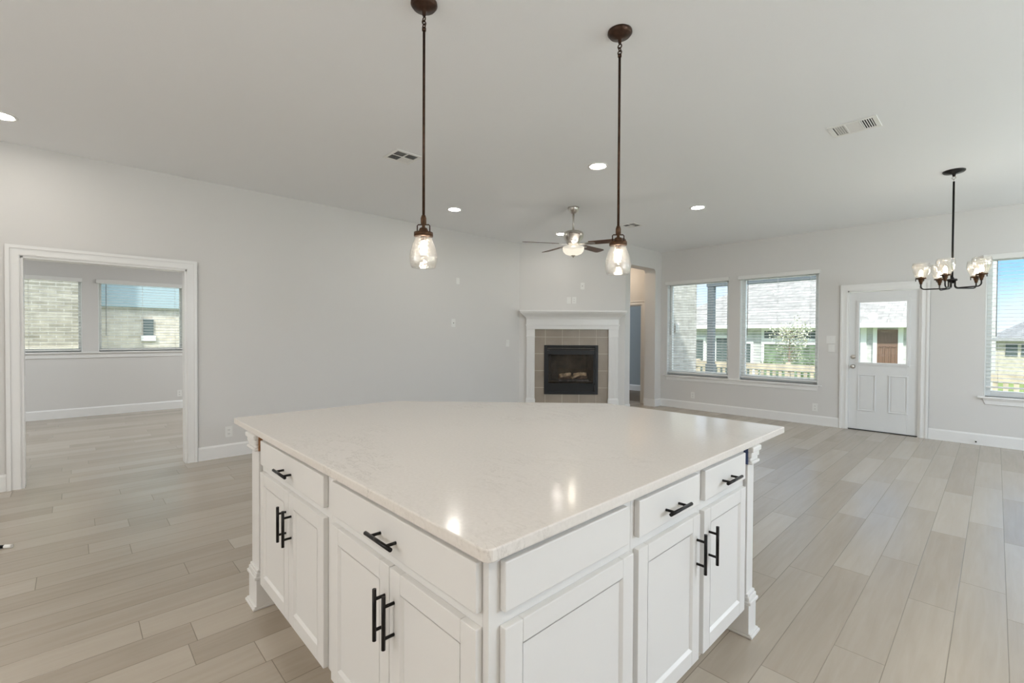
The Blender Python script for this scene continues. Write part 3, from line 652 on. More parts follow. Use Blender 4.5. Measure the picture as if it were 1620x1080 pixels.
# right run: local x -> +Y, local -y -> +X
cabinet('white blank cabinet panel without handles, right of the near island corner', (FXI, FYI, 0), PI / 2, 1.262 - FYI, 0.020,
        [(0.711 - FYI, 1.252 - FYI, None)], (0.711 - FYI, 1.222 - FYI, False), toe=False)
cabinet('white base cabinet with drawer and one door, middle of the right island side', (FXI, 1.263, 0), PI / 2, 0.469, 0.56,
        [(1.280 - 1.263, 1.716 - 1.263, 1.690 - 1.263)], (1.283 - 1.263, 1.710 - 1.263, True))
cabinet('white base cabinet with drawer and one door, farthest along the right island side', (FXI, 1.733, 0), PI / 2, 0.462, 0.56,
        [(1.752 - 1.733, 2.176 - 1.733, 1.795 - 1.733)], (1.757 - 1.733, 2.170 - 1.733, True))

def island_post(label, loc, rotz, w, d, flip, gapmat):
    t = thing('island_post', label, 'post', loc, rotz)
    MB().box(0, w, 0.004, d, 0.0, CB).obj('shaft', M['cab'], t, bevel=0.002)
    def wrap(mb, o, z0, z1): mb.box(-o if flip else -o * 0.12, w + o * 0.12 if flip else w + o, 0.004 - o, d + o * 0.1, z0, z1)
    mb = MB(); wrap(mb, 0.012, 0.0, 0.150); mb.obj('plinth', M['cab'], t, bevel=0.002)
    mb = MB(); wrap(mb, 0.020, 0.150, 0.166); wrap(mb, 0.013, 0.166, 0.186); wrap(mb, 0.008, 0.186, 0.200); mb.obj('plinth_cap', M['cab'], t, bevel=0.004)
    mb = MB(); wrap(mb, 0.027, 0.0, 0.014); wrap(mb, 0.021, 0.014, 0.022); mb.obj('shoe_moulding', M['cab'], t, bevel=0.004)
    mb = MB(); wrap(mb, 0.020, 0.790, 0.804); wrap(mb, 0.013, 0.804, 0.820); wrap(mb, 0.025, 0.845, CB); wrap(mb, 0.018, 0.820, 0.845); mb.obj('capital', M['cab'], t, bevel=0.005)
    gx = w if flip else -0.012
    MB().box(gx + (0.0 if flip else 0.006), gx + (0.010 if flip else 0.012), 0.002, 0.02, 0.79, CB - 0.004).obj('gap_filler', gapmat, t)
    return t
island_post('white moulded post at the left end of the island', (-2.622, FYI - 0.020, 0), 0, 0.118, 0.60, True, M['rawwood'])
island_post('white moulded post at the right end of the island', (FXI + 0.020, 2.207, 0), PI / 2, 0.075, 0.55, False, M['tape'])

# ------------------------------------------------------------------ pendants
def pendant(loc, label):
    t = thing('pendant_light', label, 'pendant lamp', (loc[0], loc[1], CEIL), 0, 'pendant lights over the island')
    c = -CEIL
    MB().lathe([(0, 0), (0.064, 0), (0.065, -0.010), (0.058, -0.018), (0.056, -0.022), (0.020, -0.034), (0.010, -0.040), (0.008, -0.062), (0, -0.062)], 40).obj('canopy', M['bronze'], t)
    mb = MB(); mb.torus((0, 0, -0.078), 0.011, 0.0032, 'y'); mb.torus((0, 0, -0.095), 0.010, 0.0030, 'x'); mb.torus((0, 0, -0.112), 0.011, 0.0032, 'y'); mb.obj('chain_link', M['bronze'], t)
    mb = MB(); mb.tube([(0, 0, -0.122), (0, 0, 1.945 + c)], 0.0068, 14); mb.lathe([(0, -0.120), (0.010, -0.120), (0.010, -0.135), (0, -0.135)], 14); mb.obj('rod', M['bronze'], t)
    MB().lathe([(0, 1.962 + c), (0.009, 1.960 + c), (0.014, 1.945 + c), (0.014, 1.918 + c), (0.008, 1.912 + c), (0.008, 1.900 + c), (0.018, 1.896 + c), (0.023, 1.886 + c), (0.023, 1.874 + c), (0.047, 1.874 + c), (0.047, 1.855 + c), (0, 1.855 + c)], 32).obj('socket_cap', M['bronze_lit'], t)
    mb = MB(); mb.tube([(-0.031, 0, 1.872 + c), (-0.031, 0, 1.908 + c), (-0.026, 0, 1.913 + c), (0.026, 0, 1.913 + c), (0.031, 0, 1.908 + c), (0.031, 0, 1.872 + c)], 0.0032, 8); mb.T = Matrix.Rotation(0.0, 4, 'Z'); mb.obj('yoke', M['bronze'], t).rotation_euler = (0, 0, math.radians(46))
    pr = [(0.038, 1.857), (0.041, 1.845), (0.052, 1.820), (0.062, 1.790), (0.068, 1.760), (0.069, 1.745), (0.067, 1.725), (0.062, 1.708), (0.058, 1.700)]
    inn = [(r - 0.0025, z) for r, z in pr[::-1]]
    MB().lathe([(r, z + c) for r, z in pr + inn], 48).obj('glass_shade', M['seeded'], t)
    MB().lathe([(0, 1.765 + c), (0.010, 1.767 + c), (0.0155, 1.778 + c), (0.0155, 1.812 + c), (0.010, 1.832 + c), (0, 1.834 + c)], 20).obj('bulb', M['bulb'], t)
    MB().lathe([(0, 1.834 + c), (0.013, 1.834 + c), (0.013, 1.856 + c), (0, 1.856 + c)], 16).obj('socket', M['bronze_lit'], t)
    return t
p0 = pendant((-1.968, 1.264), 'glass jar pendant on long bronze rod, left of the two over island')
p1 = copy_tree(p0); p1.location = (-1.418, 2.139, CEIL); p1['label'] = 'glass jar pendant on long bronze rod, right one, in front of ceiling fan'

# ------------------------------------------------------------------ chandelier
t = thing('chandelier', 'black five-arm chandelier with clear glass shades near the far right window', 'chandelier', (-0.310, 6.266, CEIL))
c = -CEIL
MB().lathe([(0, 0), (0.085, 0), (0.085, -0.010), (0.075, -0.020), (0.015, -0.030), (0.010, -0.055), (0, -0.055)], 40).obj('canopy', M['black'], t)
mb = MB(); mb.torus((0, 0, -0.070), 0.013, 0.0035, 'y'); mb.torus((0, 0, -0.092), 0.013, 0.0035, 'x'); mb.obj('chain_link', M['nickel'], t)
MB().tube([(0, 0, -0.105), (0, 0, 1.95 + c)], 0.0085, 14).obj('rod', M['black'], t)
MB().lathe([(0, 1.962 + c), (0.012, 1.962 + c), (0.016, 1.945 + c), (0.040, 1.942 + c), (0.040, 1.925 + c), (0.022, 1.918 + c), (0.014, 1.900 + c), (0, 1.898 + c)], 32).obj('hub', M['black'], t)
for kk in range(5):
    a = 0.78 + 2 * PI * kk / 5; R = 0.23; ca, sa = math.cos(a), math.sin(a)
    P = lambda r, z: (r * ca, r * sa, z + c)
    path = [P(0.026, 1.928), P(0.026, 1.880)] + [P(0.026 + 0.028 * (1 - math.cos(q)), 1.880 - 0.028 * math.sin(q)) for q in [PI / 2 * i / 6 for i in range(1, 7)]] + \
           [P(R - 0.030 + 0.030 * math.sin(q), 1.852 + 0.030 * (1 - math.cos(q))) for q in [PI / 2 * i / 6 for i in range(0, 7)]] + [P(R, 1.925)]
    arm = MB().tube(path, 0.0062, 12).obj('arm', M['black'], t)
    ctr = (R * ca, R * sa, c)
    MB().lathe([(0, 1.905), (0.011, 1.905), (0.014, 1.925), (0.020, 1.938), (0.020, 1.952), (0.044, 1.960), (0.044, 1.968), (0, 1.968)], 24, ctr).obj('lamp_cup', M['bronze_lit'], arm)
    for j in range(3):
        mb = MB(); b = a + 2 * PI * j / 3; x, y = R * ca + 0.040 * math.cos(b), R * sa + 0.040 * math.sin(b)
        mb.tube([(x, y, 1.935 + c), (x, y, 1.962 + c)], 0.0035, 8); mb.obj('set_screw', M['black'], arm)
    pr = [(0.040, 1.968), (0.048, 1.985), (0.060, 2.010), (0.070, 2.040), (0.074, 2.065), (0.073, 2.085), (0.068, 2.105), (0.065, 2.118)]
    MB().lathe(pr + [(r - 0.0025, z) for r, z in pr[::-1]], 36, ctr).obj('glass_shade', M['seeded'], arm)
    MB().lathe([(0, 1.985), (0.013, 1.987), (0.016, 2.000), (0.014, 2.025), (0.006, 2.045), (0, 2.048)], 16, ctr).obj('bulb', M['bulb2'], arm)
    MB().lathe([(0, 1.968), (0.012, 1.968), (0.012, 1.988), (0, 1.988)], 14, ctr).obj('socket', M['bronze_lit'], arm)

# ------------------------------------------------------------------ ceiling fan
t = thing('ceiling_fan', 'nickel ceiling fan with walnut blades and lit bowl before the fireplace', 'ceiling fan', (-3.744, 4.638, CEIL))
MB().lathe([(0, 0), (0.074, 0), (0.072, -0.02), (0.055, -0.055), (0.030, -0.075), (0.014, -0.078), (0, -0.078)], 36).obj('canopy', M['nickel'], t)
MB().tube([(0, 0, -0.07), (0, 0, -0.305)], 0.013, 14).obj('downrod', M['nickel'], t)
MB().lathe([(0, -0.295), (0.025, -0.295), (0.085, -0.302), (0.118, -0.318), (0.128, -0.345), (0.126, -0.385), (0.105, -0.415), (0.088, -0.432), (0.088, -0.452), (0.070, -0.470), (0.062, -0.500), (0, -0.500)], 44).obj('motor_housing', M['nickel'], t)
MB().lathe([(0.129, -0.500), (0.136, -0.512), (0.136, -0.530), (0.128, -0.560), (0.105, -0.588), (0.060, -0.606), (0, -0.612)], 44).obj('light_bowl', M['bowl'], t)
MB().lathe([(0, -0.606), (0.030, -0.608), (0.026, -0.618), (0.010, -0.624), (0.010, -0.636), (0, -0.640)], 20).obj('finial', M['nickel'], t)
_l = bpy.data.lights.new('fan_lamp', 'POINT'); _l.shadow_soft_size = 0.035; _l.energy = 4.5; _l.color = (1.0, 0.94, 0.85)
_o = bpy.data.objects.new('fan_lamp', _l); COL.objects.link(_o); _o.parent = t; _o.location = (0, 0, -0.535)
for kk in range(5):
    a = math.radians(22 + 72 * kk)
    mb = MB(); mb.T = Matrix.Rotation(a, 4, 'Z') @ Matrix.Translation((0, 0, -0.466)) @ Matrix.Rotation(math.radians(-11), 4, 'X')
    pts = [(0.205, -0.052), (0.62, -0.064), (0.655, -0.052), (0.665, 0.0), (0.655, 0.052), (0.62, 0.064), (0.205, 0.052), (0.195, 0.0)]
    mb.prism(pts, -0.003, 0.003); bl = mb.obj('blade', M['walnut'], t, bevel=0.001)
    mb = MB(); mb.T = Matrix.Rotation(a, 4, 'Z') @ Matrix.Translation((0, 0, -0.466)) @ Matrix.Rotation(math.radians(-11), 4, 'X')
    mb.prism([(0.075, -0.018), (0.14, -0.014), (0.20, -0.035), (0.27, -0.030), (0.285, 0.0), (0.27, 0.030), (0.20, 0.035), (0.14, 0.014), (0.075, 0.018)], -0.009, -0.0035)
    mb.obj('blade_iron', M['nickel'], bl, bevel=0.002)

# ------------------------------------------------------------------ recessed lights
def recessed(x, y, label):
    t = thing('recessed_light', label, 'recessed light', (x, y, CEIL), 0, 'recessed ceiling lights')
    MB().lathe([(0.096, 0), (0.096, -0.004), (0.090, -0.008), (0.078, -0.006), (0.072, -0.0005), (0.072, 0.0)], 40).obj('trim_ring', M['plate'], t)
    MB().lathe([(0, -0.003), (0.072, -0.003), (0.072, -0.001), (0, -0.001)], 32).obj('lens', M['lens'], t)
    return t
r0 = recessed(-4.887, 3.608, 'lit recessed ceiling light between left pendant rod and left wall')
for x, y, lb in ((-2.671, 3.675, 'lit recessed ceiling light just left of the right pendant rod'),
                 (-2.638, 5.757, 'lit recessed ceiling light right of the right pendant, nearest far wall'),
                 (-4.856, 5.708, 'lit recessed ceiling light seen just above the fan motor'),
                 (-5.187, -0.386, 'lit recessed ceiling light cut by the left frame edge')):
    o = copy_tree(r0); o.location = (x, y, CEIL); o['label'] = lb

# ------------------------------------------------------------------ ceiling registers
def register(x, y, w, d, label, mode):
    t = thing('ceiling_vent', label, 'vent', (x, y, CEIL), 0, 'white ceiling air vents')
    b = 0.030; hw, hd = w / 2, d / 2
    mb = MB()
    mb.box(-hw, hw, -hd, -hd + b, -0.006, 0); mb.box(-hw, hw, hd - b, hd, -0.006, 0); mb.box(-hw, -hw + b, -hd + b, hd - b, -0.006, 0); mb.box(hw - b, hw, -hd + b, hd - b, -0.006, 0)
    if mode == 'quad': mb.box(-0.006, 0.006, -hd + b, hd - b, -0.006, 0); mb.box(-hw + b, -0.006, -0.006, 0.006, -0.006, 0); mb.box(0.006, hw - b, -0.006, 0.006, -0.006, 0)
    else:
        q = (w - 2 * b) / 3.2
        for xx in (-hw + b + q, hw - b - q): mb.box(xx - 0.006, xx + 0.006, -hd + b, hd - b, -0.006, 0)
    mb.obj('vent_frame', M['trim'], t, bevel=0.002)
    MB().box(-hw + b, hw - b, -hd + b, hd - b, -0.0008, -0.0002).obj('duct_shade', M['dark_slot'], t)  # flat dark sheet standing in for the shade behind the louvres
    def blades(mb, x0, x1, y0, y1, along, lean, n):
        for i in range(n):
            if along == 'y':
                cx = x0 + (x1 - x0) * (i + 0.5) / n; mb.extr([(cx - 0.0008, -0.001), (cx + lean - 0.0008, -0.0055), (cx + lean + 0.0008, -0.0055), (cx + 0.0008, -0.001)], 'y', y0, y1)
            else:
                cy = y0 + (y1 - y0) * (i + 0.5) / n; mb.extr([(cy - 0.0008, -0.001), (cy + lean - 0.0008, -0.0055), (cy + lean + 0.0008, -0.0055), (cy + 0.0008, -0.001)], 'x', x0, x1)
    mb = MB()
    if mode == 'quad':
        blades(mb, -hw + b, -0.006, -hd + b, -0.006, 'y', 0.009, 7); blades(mb, -hw + b, -0.006, 0.006, hd - b, 'x', 0.013, 7)
        blades(mb, 0.006, hw - b, 0.006, hd - b, 'y', 0.007, 7); blades(mb, 0.006, hw - b, -hd + b, -0.006, 'x', -0.003, 7)
    else:
        q = (w - 2 * b) / 3.2
        blades(mb, -hw + b, -hw + b + q - 0.006, -hd + b, hd - b, 'y', 0.0135, 5); blades(mb, hw - b - q + 0.006, hw - b, -hd + b, hd - b, 'y', -0.003, 5)
        blades(mb, -hw + b + q + 0.006, hw - b - q - 0.006, -hd + b, hd - b, 'x', 0.010, 15)
    mb.obj('louvres', M['trim'], t)
    return t
register(-3.785, 2.205, 0.26, 0.27, 'white square ceiling vent left of the left pendant rod', 'quad')
register(-0.785, 4.405, 0.31, 0.25, 'white oblong ceiling vent at right, in front of the chandelier', 'three')
register(-3.740, 5.985, 0.25, 0.25, 'white square ceiling vent right of the fan, farthest from the camera', 'quad')

# ------------------------------------------------------------------ fireplace
t = thing('fireplace_mantel', 'white fireplace mantel with crown shelf and fluted pilasters on diagonal wall', 'mantel', DG, DROT)
MB().box(0.005, 1.868, -0.215, 0, 1.777, 1.802).obj('mantel_shelf', M['trim'], t, bevel=0.005)
mb = MB(); prof = [(0, 1.777), (-0.19, 1.777), (-0.186, 1.762), (-0.160, 1.738), (-0.125, 1.716), (-0.098, 1.690), (-0.086, 1.668), (-0.080, 1.655), (0, 1.655)]
n = len(prof)
A = [mb.v((0.128 - max(0, (-y - 0.08)) * 1.0, y, z)) for y, z in prof]; B = [mb.v((1.756 + max(0, (-y - 0.08)) * 1.0, y, z)) for y, z in prof]
mb._f(A[::-1]); mb._f(B)
for i in range(n): mb._f([A[i], A[(i + 1) % n], B[(i + 1) % n], B[i]], False)
mb.obj('crown_moulding', M['trim'], t)
mb = MB(); mb.box(0.128, 1.756, -0.070, 0, 1.478, 1.655); mb.box(0.110, 1.772, -0.086, 0, 1.548, 1.562); mb.box(0.117, 1.764, -0.079, 0, 1.535, 1.548); mb.obj('frieze', M['trim'], t, bevel=0.002)
for s0, s1 in ((0.131, 0.276), (1.583, 1.750)):
    mb = MB(); mb.box(s0, s1, -0.050, 0, 0.0, 1.478); mb.box(s0 - 0.006, s1 + 0.006, -0.062, 0, 1.340, 1.352); mb.box(s0 - 0.002, s1 + 0.002, -0.056, 0, 1.352, 1.478); mb.box(s0 - 0.010, s1 + 0.010, -0.066, 0, 0.0, 0.235); mb.box(s0 - 0.004, s1 + 0.004, -0.060, 0, 0.235, 0.25)
    nf = 5
    for i in range(nf + 1):
        u = s0 + 0.018 + (s1 - s0 - 0.036) * i / nf
        mb.box(u - 0.005, u + 0.005, -0.058, -0.05, 0.27, 1.32)
    mb.obj('pilaster', M['trim'], t, bevel=0.003)
t2 = thing('tile_surround', 'greige square tile surround framing the black firebox', 'tile surround', DG, DROT)
mb = MB(); holed(mb, 0.276, 1.583, 0, 1.478, -0.006, 0.0, [FB], 'x'); mb.obj('grout_bed', M['grout'], t2)
mb = MB(); gs = [0.276] + [0.467 + 0.301 * i for i in range(4)] + [1.583]; gz = [0.0, 0.137, 0.439, 0.741, 1.043, 1.340, 1.478]
for a, b in zip(gs[:-1], gs[1:]):
    for c0, d0 in zip(gz[:-1], gz[1:]):
        a_, b_, c_, d_ = a + 0.0035, b - 0.0035, c0 + 0.0035, d0 - 0.0035
        if a_ > FB[0] - 0.05 and b_ < FB[1] + 0.05 and c_ > FB[2] - 0.05 and d_ < FB[3] + 0.05: continue
        # tiles that meet the insert are cut back behind its frame
        if c_ >= FB[3] - 0.0 or d_ <= FB[2] or b_ <= FB[0] or a_ >= FB[1]: mb.box(a_, b_, -0.010, -0.002, c_, d_)
        else:
            if a_ < FB[0]: mb.box(a_, FB[0], -0.010, -0.002, c_, d_)
            if b_ > FB[1]: mb.box(FB[1], b_, -0.010, -0.002, c_, d_)
            xa, xb = max(a_, FB[0]), min(b_, FB[1])
            if d_ > FB[3]: mb.box(xa, xb, -0.010, -0.002, FB[3], d_)
            if c_ < FB[2]: mb.box(xa, xb, -0.010, -0.002, c_, FB[2])
mb.obj('tiles', M['tile'], t2)
t3 = thing('fireplace_insert', 'black metal gas fireplace insert with glass front', 'fireplace', DG, DROT)
mb = MB(); s0, s1, z0, z1 = 0.446, 1.402, 0.322, 1.196
mb.box(s0, s0 + 0.055, -0.034, 0.0, z0, z1); mb.box(s1 - 0.055, s1, -0.034, 0.0, z0, z1); mb.box(s0 + 0.055, s1 - 0.055, -0.034, 0.0, z0, z0 + 0.052); mb.box(s0 + 0.055, s1 - 0.055, -0.034, 0.0, z1 - 0.020, z1)
mb.obj('outer_frame', M['fb_black'], t3, bevel=0.003)
mb = MB()
for i in range(2):
    z = z1 - 0.052 - 0.036 * i; mb.extr([(0.0, z + 0.028), (-0.020, z + 0.028), (-0.030, z + 0.006), (-0.026, z), (0.0, z)], 'x', s0 + 0.055, s1 - 0.055)
mb.obj('top_louvre', M['fb_black'], t3)
MB().box(s0 + 0.055, s1 - 0.055, -0.004, 0.0, z0 + 0.052, 0.505).box(s0 + 0.055, s1 - 0.055, -0.016, -0.004, 0.488, 0.505).obj('lower_panel', M['dark_slot'], t3)
mb = MB(); mb.box(0.500, 0.524, -0.020, 0, 0.505, 1.105); mb.box(1.322, 1.346, -0.020, 0, 0.505, 1.105); mb.box(0.524, 1.322, -0.020, 0, 1.030, 1.105); mb.box(0.524, 1.322, -0.020, 0, 0.505, 0.516); mb.obj('glass_bezel', M['fb_black'], t3)
MB().box(0.522, 1.324, -0.012, -0.008, 0.514, 1.032).obj('glass_front', M['fireglass'], t3)
mb = MB(); D_ = 0.40
mb.quad((0.505, 0.001, 0.44), (0.60, D_, 0.44), (0.60, D_, 1.10), (0.505, 0.001, 1.10)); mb.quad((1.340, 0.001, 0.44), (1.245, D_, 0.44), (1.245, D_, 1.10), (1.340, 0.001, 1.10))
mb.quad((0.60, D_, 0.44), (1.245, D_, 0.44), (1.245, D_, 1.10), (0.60, D_, 1.10)); mb.quad((0.505, 0.001, 1.10), (1.340, 0.001, 1.10), (1.245, D_, 1.10), (0.60, D_, 1.10)); mb.quad((0.505, 0.001, 0.535), (1.340, 0.001, 0.535), (1.245, D_, 0.535), (0.60, D_, 0.535))
for i in range(9): mb.box(0.64 + 0.068 * i, 0.655 + 0.068 * i, D_ - 0.012, D_, 0.54, 1.09)
mb.obj('firebox_liner', M['fb_in'], t3)
MB().box(0.70, 1.26, 0.05, 0.24, 0.536, 0.575).obj('ember_tray', M['ember'], t3, bevel=0.02)
def log(p, q, r, label, m):
    mb = MB(); n = 9; p, q = Vector(p), Vector(q); path, rr = [], []
    for i in range(n):
        f = i / (n - 1); w = p.lerp(q, f) + Vector((random.uniform(-.006, .006), random.uniform(-.006, .006), random.uniform(-.006, .006))); path.append(w); rr.append(r * random.uniform(0.86, 1.12))
    mb.tube(path, rr, 14)
    o = mb.obj('fire_log', m, loc=DG, rotz=DROT); tag(o, label, 'log', 'logs in the firebox'); return o
log((0.72, 0.17, 0.615), (1.24, 0.19, 0.610), 0.038, 'thick charred log lying across the back of the fire', M['log_dark'])
log((0.73, 0.11, 0.640), (0.93, 0.15, 0.665), 0.034, 'short brown log at left of the fire', M['log'])
log((0.98, 0.15, 0.655), (1.22, 0.16, 0.672), 0.034, 'brown log resting on the right half of the fire', M['log'])
log((0.95, 0.07, 0.600), (1.13, 0.12, 0.690), 0.022, 'pale slim log leaning diagonally across the front of the fire', M['log'])

# ------------------------------------------------------------------ outside, beyond the far wall
structure(MB().box(-30, 25, FY + 0.16, 60, -0.75, -0.65).box(-30, SX - 0.16, -12, FY + 0.16, -0.75, -0.65).box(RX + 0.14, 25, -12, FY + 0.16, -0.75, -0.65).obj('ground', M['grass']))
structure(MB().box(-4.9, 0.6, FY + 0.16, 11.6, -0.65, -0.10).obj('patio_slab', M['concrete']))
# own brick wing on the patio
structure(MB().box(-5.0, -4.9, FY + 0.16, 10.69, -0.6, 2.95).box(-8.3, -5.0, 10.30, 10.69, -0.6, 2.95).obj('wall_wing', M['brick_wing']))
t = thing('electric_box', 'small grey box with white switch on the brick wing wall', 'electric box', (-4.9, 9.66, 1.53), PI / 2)
MB().box(-0.09, 0.03, -0.05, 0, -0.09, 0.09).obj('box_body', M['nickel'], t, bevel=0.004)
MB().box(0.035, 0.09, -0.03, 0, -0.05, 0.14).obj('switch_cover', M['plate'], t, bevel=0.003)
t = thing('patio_post', 'dark blue-grey patio post behind the left far-wall window', 'post', (-4.768, 11.2, -0.10))
MB().box(-0.072, 0.072, -0.072, 0.072, 0.0, 2.66).obj('shaft', M['post'], t, bevel=0.004)
MB().box(-0.095, 0.095, -0.095, 0.095, 0.0, 0.80).obj('post_base', M['post'], t, bevel=0.004)
tag(MB().box(-4.86, -0.4, 11.12, 11.28, 2.56, 2.95).obj('patio_beam', M['post']), 'blue-grey beam under patio roof, seen at the top of the windows', 'beam')

def fence(x0, x1, y, label):
    t = thing('picket_fence', label, 'fence', ((x0 + x1) / 2, y, -0.65)); w = (x1 - x0) / 2
    mb = MB(); n = int(2 * w / 0.145)
    for i in range(n):
        x = -w + 0.145 * i; mb.box(x, x + 0.075, -0.01, 0.01, 0.05, 1.13)
    mb.obj('pickets', M['cedar'], t)
    MB().box(-w, w, -0.03, -0.01, 1.13, 1.30).box(-w, w, 0.01, 0.05, 0.25, 0.34).obj('rail', M['cedar'], t)
    x = -w
    while x < w:
        MB().box(x, x + 0.1, 0.01, 0.11, 0, 1.34).obj('fence_post', M['cedar'], t); x += 2.4
    return t
fence(-8.6, 3.4, 13.5, 'tan cedar picket fence across the yard behind the far windows')

# neighbour house
t = thing('neighbour_house', 'white-sided neighbour house with big grey shingle roof behind far windows', 'house', (-5.0, 18.0, -0.65))
ox, oy, oz = -5.0, 18.0, -0.65
mb = MB(); mb.T = Matrix.Translation((-ox, -oy, -oz)); mb.box(-9.6, -0.9, 18.0, 25.0, -0.65, 1.70); mb.obj('siding_wall', M['siding'], t)
mb = MB(); mb.T = Matrix.Translation((-ox, -oy, -oz))
e0, e1 = -10.0, -0.6; ey0, ey1 = 17.6, 25.4; ez = 1.75; slope = 0.62; half = (ey1 - ey0) / 2; rz = ez + slope * half; rxL = e0 + half
V = [(e0, ey0, ez), (e1, ey0, ez), (e1, ey1, ez), (e0, ey1, ez), (rxL, ey0 + half, rz), (e1, ey0 + half, rz)]
q = [mb.v(p) for p in V]
for f in ((0, 1, 5, 4), (2, 3, 4, 5), (3, 0, 4), (1, 2, 5), (0, 3, 2, 1)): mb._f([q[i] for i in f])
mb.obj('shingle_roof', M['shingle'], t)
mb = MB(); mb.T = Matrix.Translation((-ox, -oy, -oz)); mb.box(e0, e1, 17.55, 17.62, 1.66, 1.80); mb.box(e0, e1, 17.62, 18.0, 1.66, 1.69); mb.obj('fascia', M['trim'], t)
def nwin(x0, x1, z0, z1, name='house_window', m='wint'):
    mb = MB(); mb.T = Matrix.Translation((-ox, -oy, -oz)); f = 0.09
    mb.box(x0 - f, x1 + f, 17.95, 18.0, z0 - f, z0); mb.box(x0 - f, x1 + f, 17.95, 18.0, z1, z1 + f); mb.box(x0 - f, x0, 17.95, 18.0, z0, z1); mb.box(x1, x1 + f, 17.95, 18.0, z0, z1)
    w = mb.obj(name, M['trim'], t)
    mb = MB(); mb.T = Matrix.Translation((-ox, -oy, -oz)); mb.box(x0, x1, 17.975, 17.985, z0, z1); mb.obj('house_pane', M[m], w)
nwin(-8.75, -7.95, -0.25, 1.24); nwin(-7.45, -6.85, -0.25, 1.30); nwin(-6.55, -6.2, -0.2, 1.10)
nwin(-5.75, -3.45, 1.31, 1.57, m='wint'); nwin(-5.75, -3.45, -0.30, 1.10, m='wgreen')
mb = MB(); mb.T = Matrix.Translation((-ox, -oy, -oz)); mb.box(-2.95, -2.80, 17.93, 18.0, -0.65, 1.66); mb.box(-2.64, -2.54, 17.93, 18.0, -0.65, 1.66); mb.box(-2.04, -1.92, 17.93, 18.0, -0.65, 1.66); mb.obj('porch_trim', M['trim'], t)
mb = MB(); mb.T = Matrix.Translation((-ox, -oy, -oz)); mb.box(-2.54, -2.04, 17.95, 18.0, -0.60, 1.60)
for i in range(3):
    for (z0_, z1_) in ((1.20, 1.48), (0.30, 1.08), (-0.45, 0.18)):
        xx = -2.49 + 0.148 * i
        mb.box(xx, xx + 0.115, 17.93, 17.95, z0_, z0_ + 0.02); mb.box(xx, xx + 0.115, 17.93, 17.95, z1_ - 0.02, z1_); mb.box(xx, xx + 0.02, 17.93, 17.95, z0_, z1_); mb.box(xx + 0.095, xx + 0.115, 17.93, 17.95, z0_, z1_)
mb.obj('front_door', M['brown_door'], t)

# small garden tree
t = thing('garden_tree', 'young pale-leaved tree by the fence behind the window left of door', 'tree', (-3.96, 14.4, -0.65))
mb = MB(); mb.tube([(0, 0, 0), (0.02, 0, 0.7), (-0.01, 0, 1.3), (0.01, 0, 2.2)], [0.035, 0.03, 0.022, 0.008], 8)
tips = []
for i in range(26):
    z = random.uniform(1.2, 2.1); a = random.uniform(0, 2 * PI); L_ = random.uniform(0.2, 0.42) * (1.25 - abs(z - 1.75)); e_ = Vector((L_ * math.cos(a), L_ * math.sin(a), z + L_ * 0.7)); mb.tube([(0, 0, z), e_], [0.010, 0.004], 5); tips.append(e_)
mb.obj('trunk', M['bark'], t)
mb = MB()
def leaf(mb, p, s):
    d = Vector((random.uniform(-1, 1), random.uniform(-1, 1), random.uniform(-.6, 1))).normalized(); w = d.orthogonal().normalized() * s * 0.32
    w.rotate(Matrix.Rotation(random.uniform(0, 6.28), 3, d)); p = Vector(p)
    mb._f([mb.v(p), mb.v(p + d * s * .5 + w), mb.v(p + d * s), mb.v(p + d * s * .5 - w)])
for tp in tips:
    for i in range(46): leaf(mb, tp * random.uniform(0.9, 1.03) + Vector((random.gauss(0, .07), random.gauss(0, .07), random.gauss(0, .09))), random.uniform(.04, .075))
M['leaf_pale'] = simple('pale_leaf', (0.50, 0.52, 0.38), 0.5, var=0.3, vscale=10)
mb.obj('foliage', M['leaf_pale'], t)

def shrub(x, y, r, h, label):
    t = thing('shrub', label, 'shrub', (x, y, -0.65))
    mb = MB()
    for i in range(900):
        a = random.uniform(0, 2 * PI); rr = r * math.sqrt(random.random()); z = h * random.random() * (1 - 0.5 * (rr / r) ** 2)
        leaf(mb, (rr * math.cos(a), rr * math.sin(a), z), random.uniform(.05, .10))
    mb.obj('foliage', M['leaf'], t)
    MB().tube([(0, 0, 0), (0.02, 0, h * 0.6)], 0.03, 6).obj('stem', M['bark'], t)
shrub(-4.85, 15.6, 0.5, 1.35, 'low green shrub left of the young tree, behind the fence')
shrub(-3.55, 15.8, 0.6, 1.50, 'low green shrub right of the young tree, behind the fence')

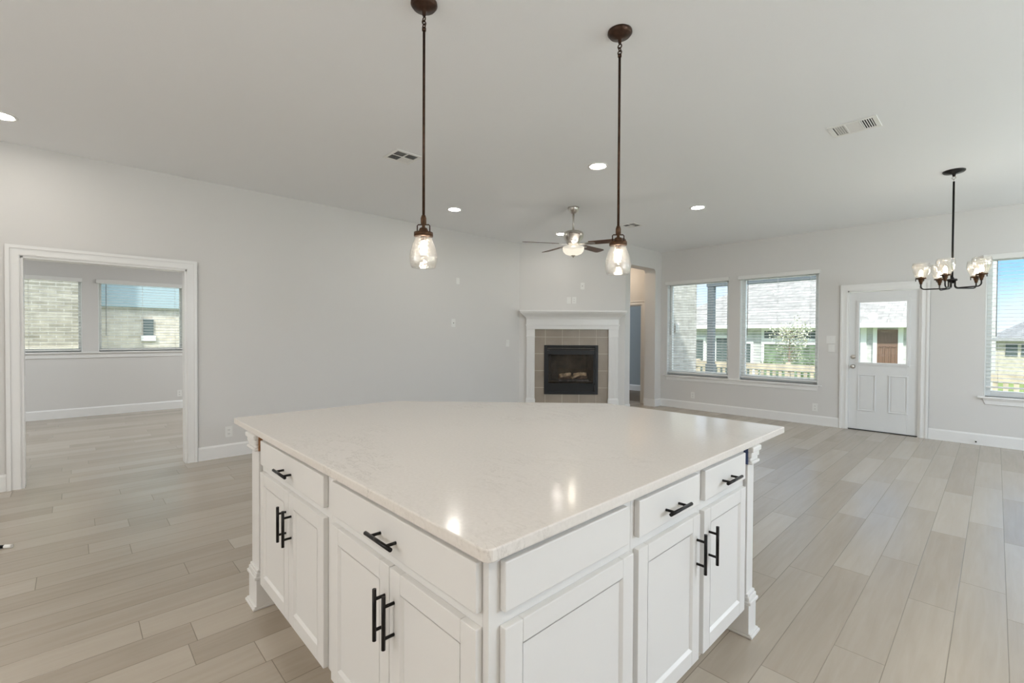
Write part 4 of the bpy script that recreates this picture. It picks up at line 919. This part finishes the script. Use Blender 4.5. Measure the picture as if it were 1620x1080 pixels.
# far houses seen through the right-hand window
t = thing('far_house', 'distant cream house with dark hip roof in the right-edge window', 'house', (2.2, 30.0, -0.65))
mb = MB(); mb.box(-2.35, 3.5, 0, 6, 0, 2.0); mb.obj('siding_wall', M['siding_far'], t)
mb = MB(); q = [mb.v(p) for p in ((-2.6, -0.4, 1.95), (3.8, -0.4, 1.95), (3.8, 6.4, 1.95), (-2.6, 6.4, 1.95), (-0.6, 3.0, 3.25), (1.8, 3.0, 3.25))]
for f in ((0, 1, 5, 4), (2, 3, 4, 5), (3, 0, 4), (1, 2, 5), (0, 3, 2, 1)): mb._f([q[i] for i in f])
mb.obj('shingle_roof', M['shingle_far'], t)
for x in (-1.92, -1.45): MB().box(x, x + 0.36, -0.03, 0.0, 1.2, 1.75).obj('house_window', M['wint'], t)
t = thing('tall_house', 'pale sided two-storey house corner at left edge of right window', 'house', (-1.6, 25.5, -0.65))
MB().box(-2.5, 1.58, 0, 3.5, 0, 5.6).obj('siding_wall', M['siding'], t)
MB().extr([(-0.3, 5.6), (3.8, 5.6), (1.75, 7.0)], 'x', -2.8, 1.75).obj('roof', M['shingle'], t)

# ------------------------------------------------------------------ outside, beyond the side room
t = thing('brick_house', 'tan brick house wall filling the left side-room window', 'house', (-13.2, -3.0, -0.65))
MB().box(-1.0, 0, -4, 3.34, 0.0, 4.6).obj('brick_wall', M['brick_y'], t)
MB().box(-1.0, 0.06, -4, 3.34, 1.60, 1.72).obj('stone_band', M['stucco'], t)
t = thing('gabled_house', 'pale brick house with teal gable siding in the right side-room window', 'house', (-13.8, 0.46, -0.65))
MB().box(-4, 0, -0.10, 6.0, 0.0, 2.62).obj('brick_wall', M['brick_pale'], t)
MB().box(-4, 0.10, -0.10, 6.0, 2.62, 4.6).obj('gable_siding', M['soffit'], t)
w = MB().box(0, 0.03, 0.74, 0.93, 1.97, 2.35).obj('small_window', M['wint'], t)
MB().box(0, 0.05, 0.70, 0.97, 1.84, 1.97).obj('window_sill', M['plate'], w)
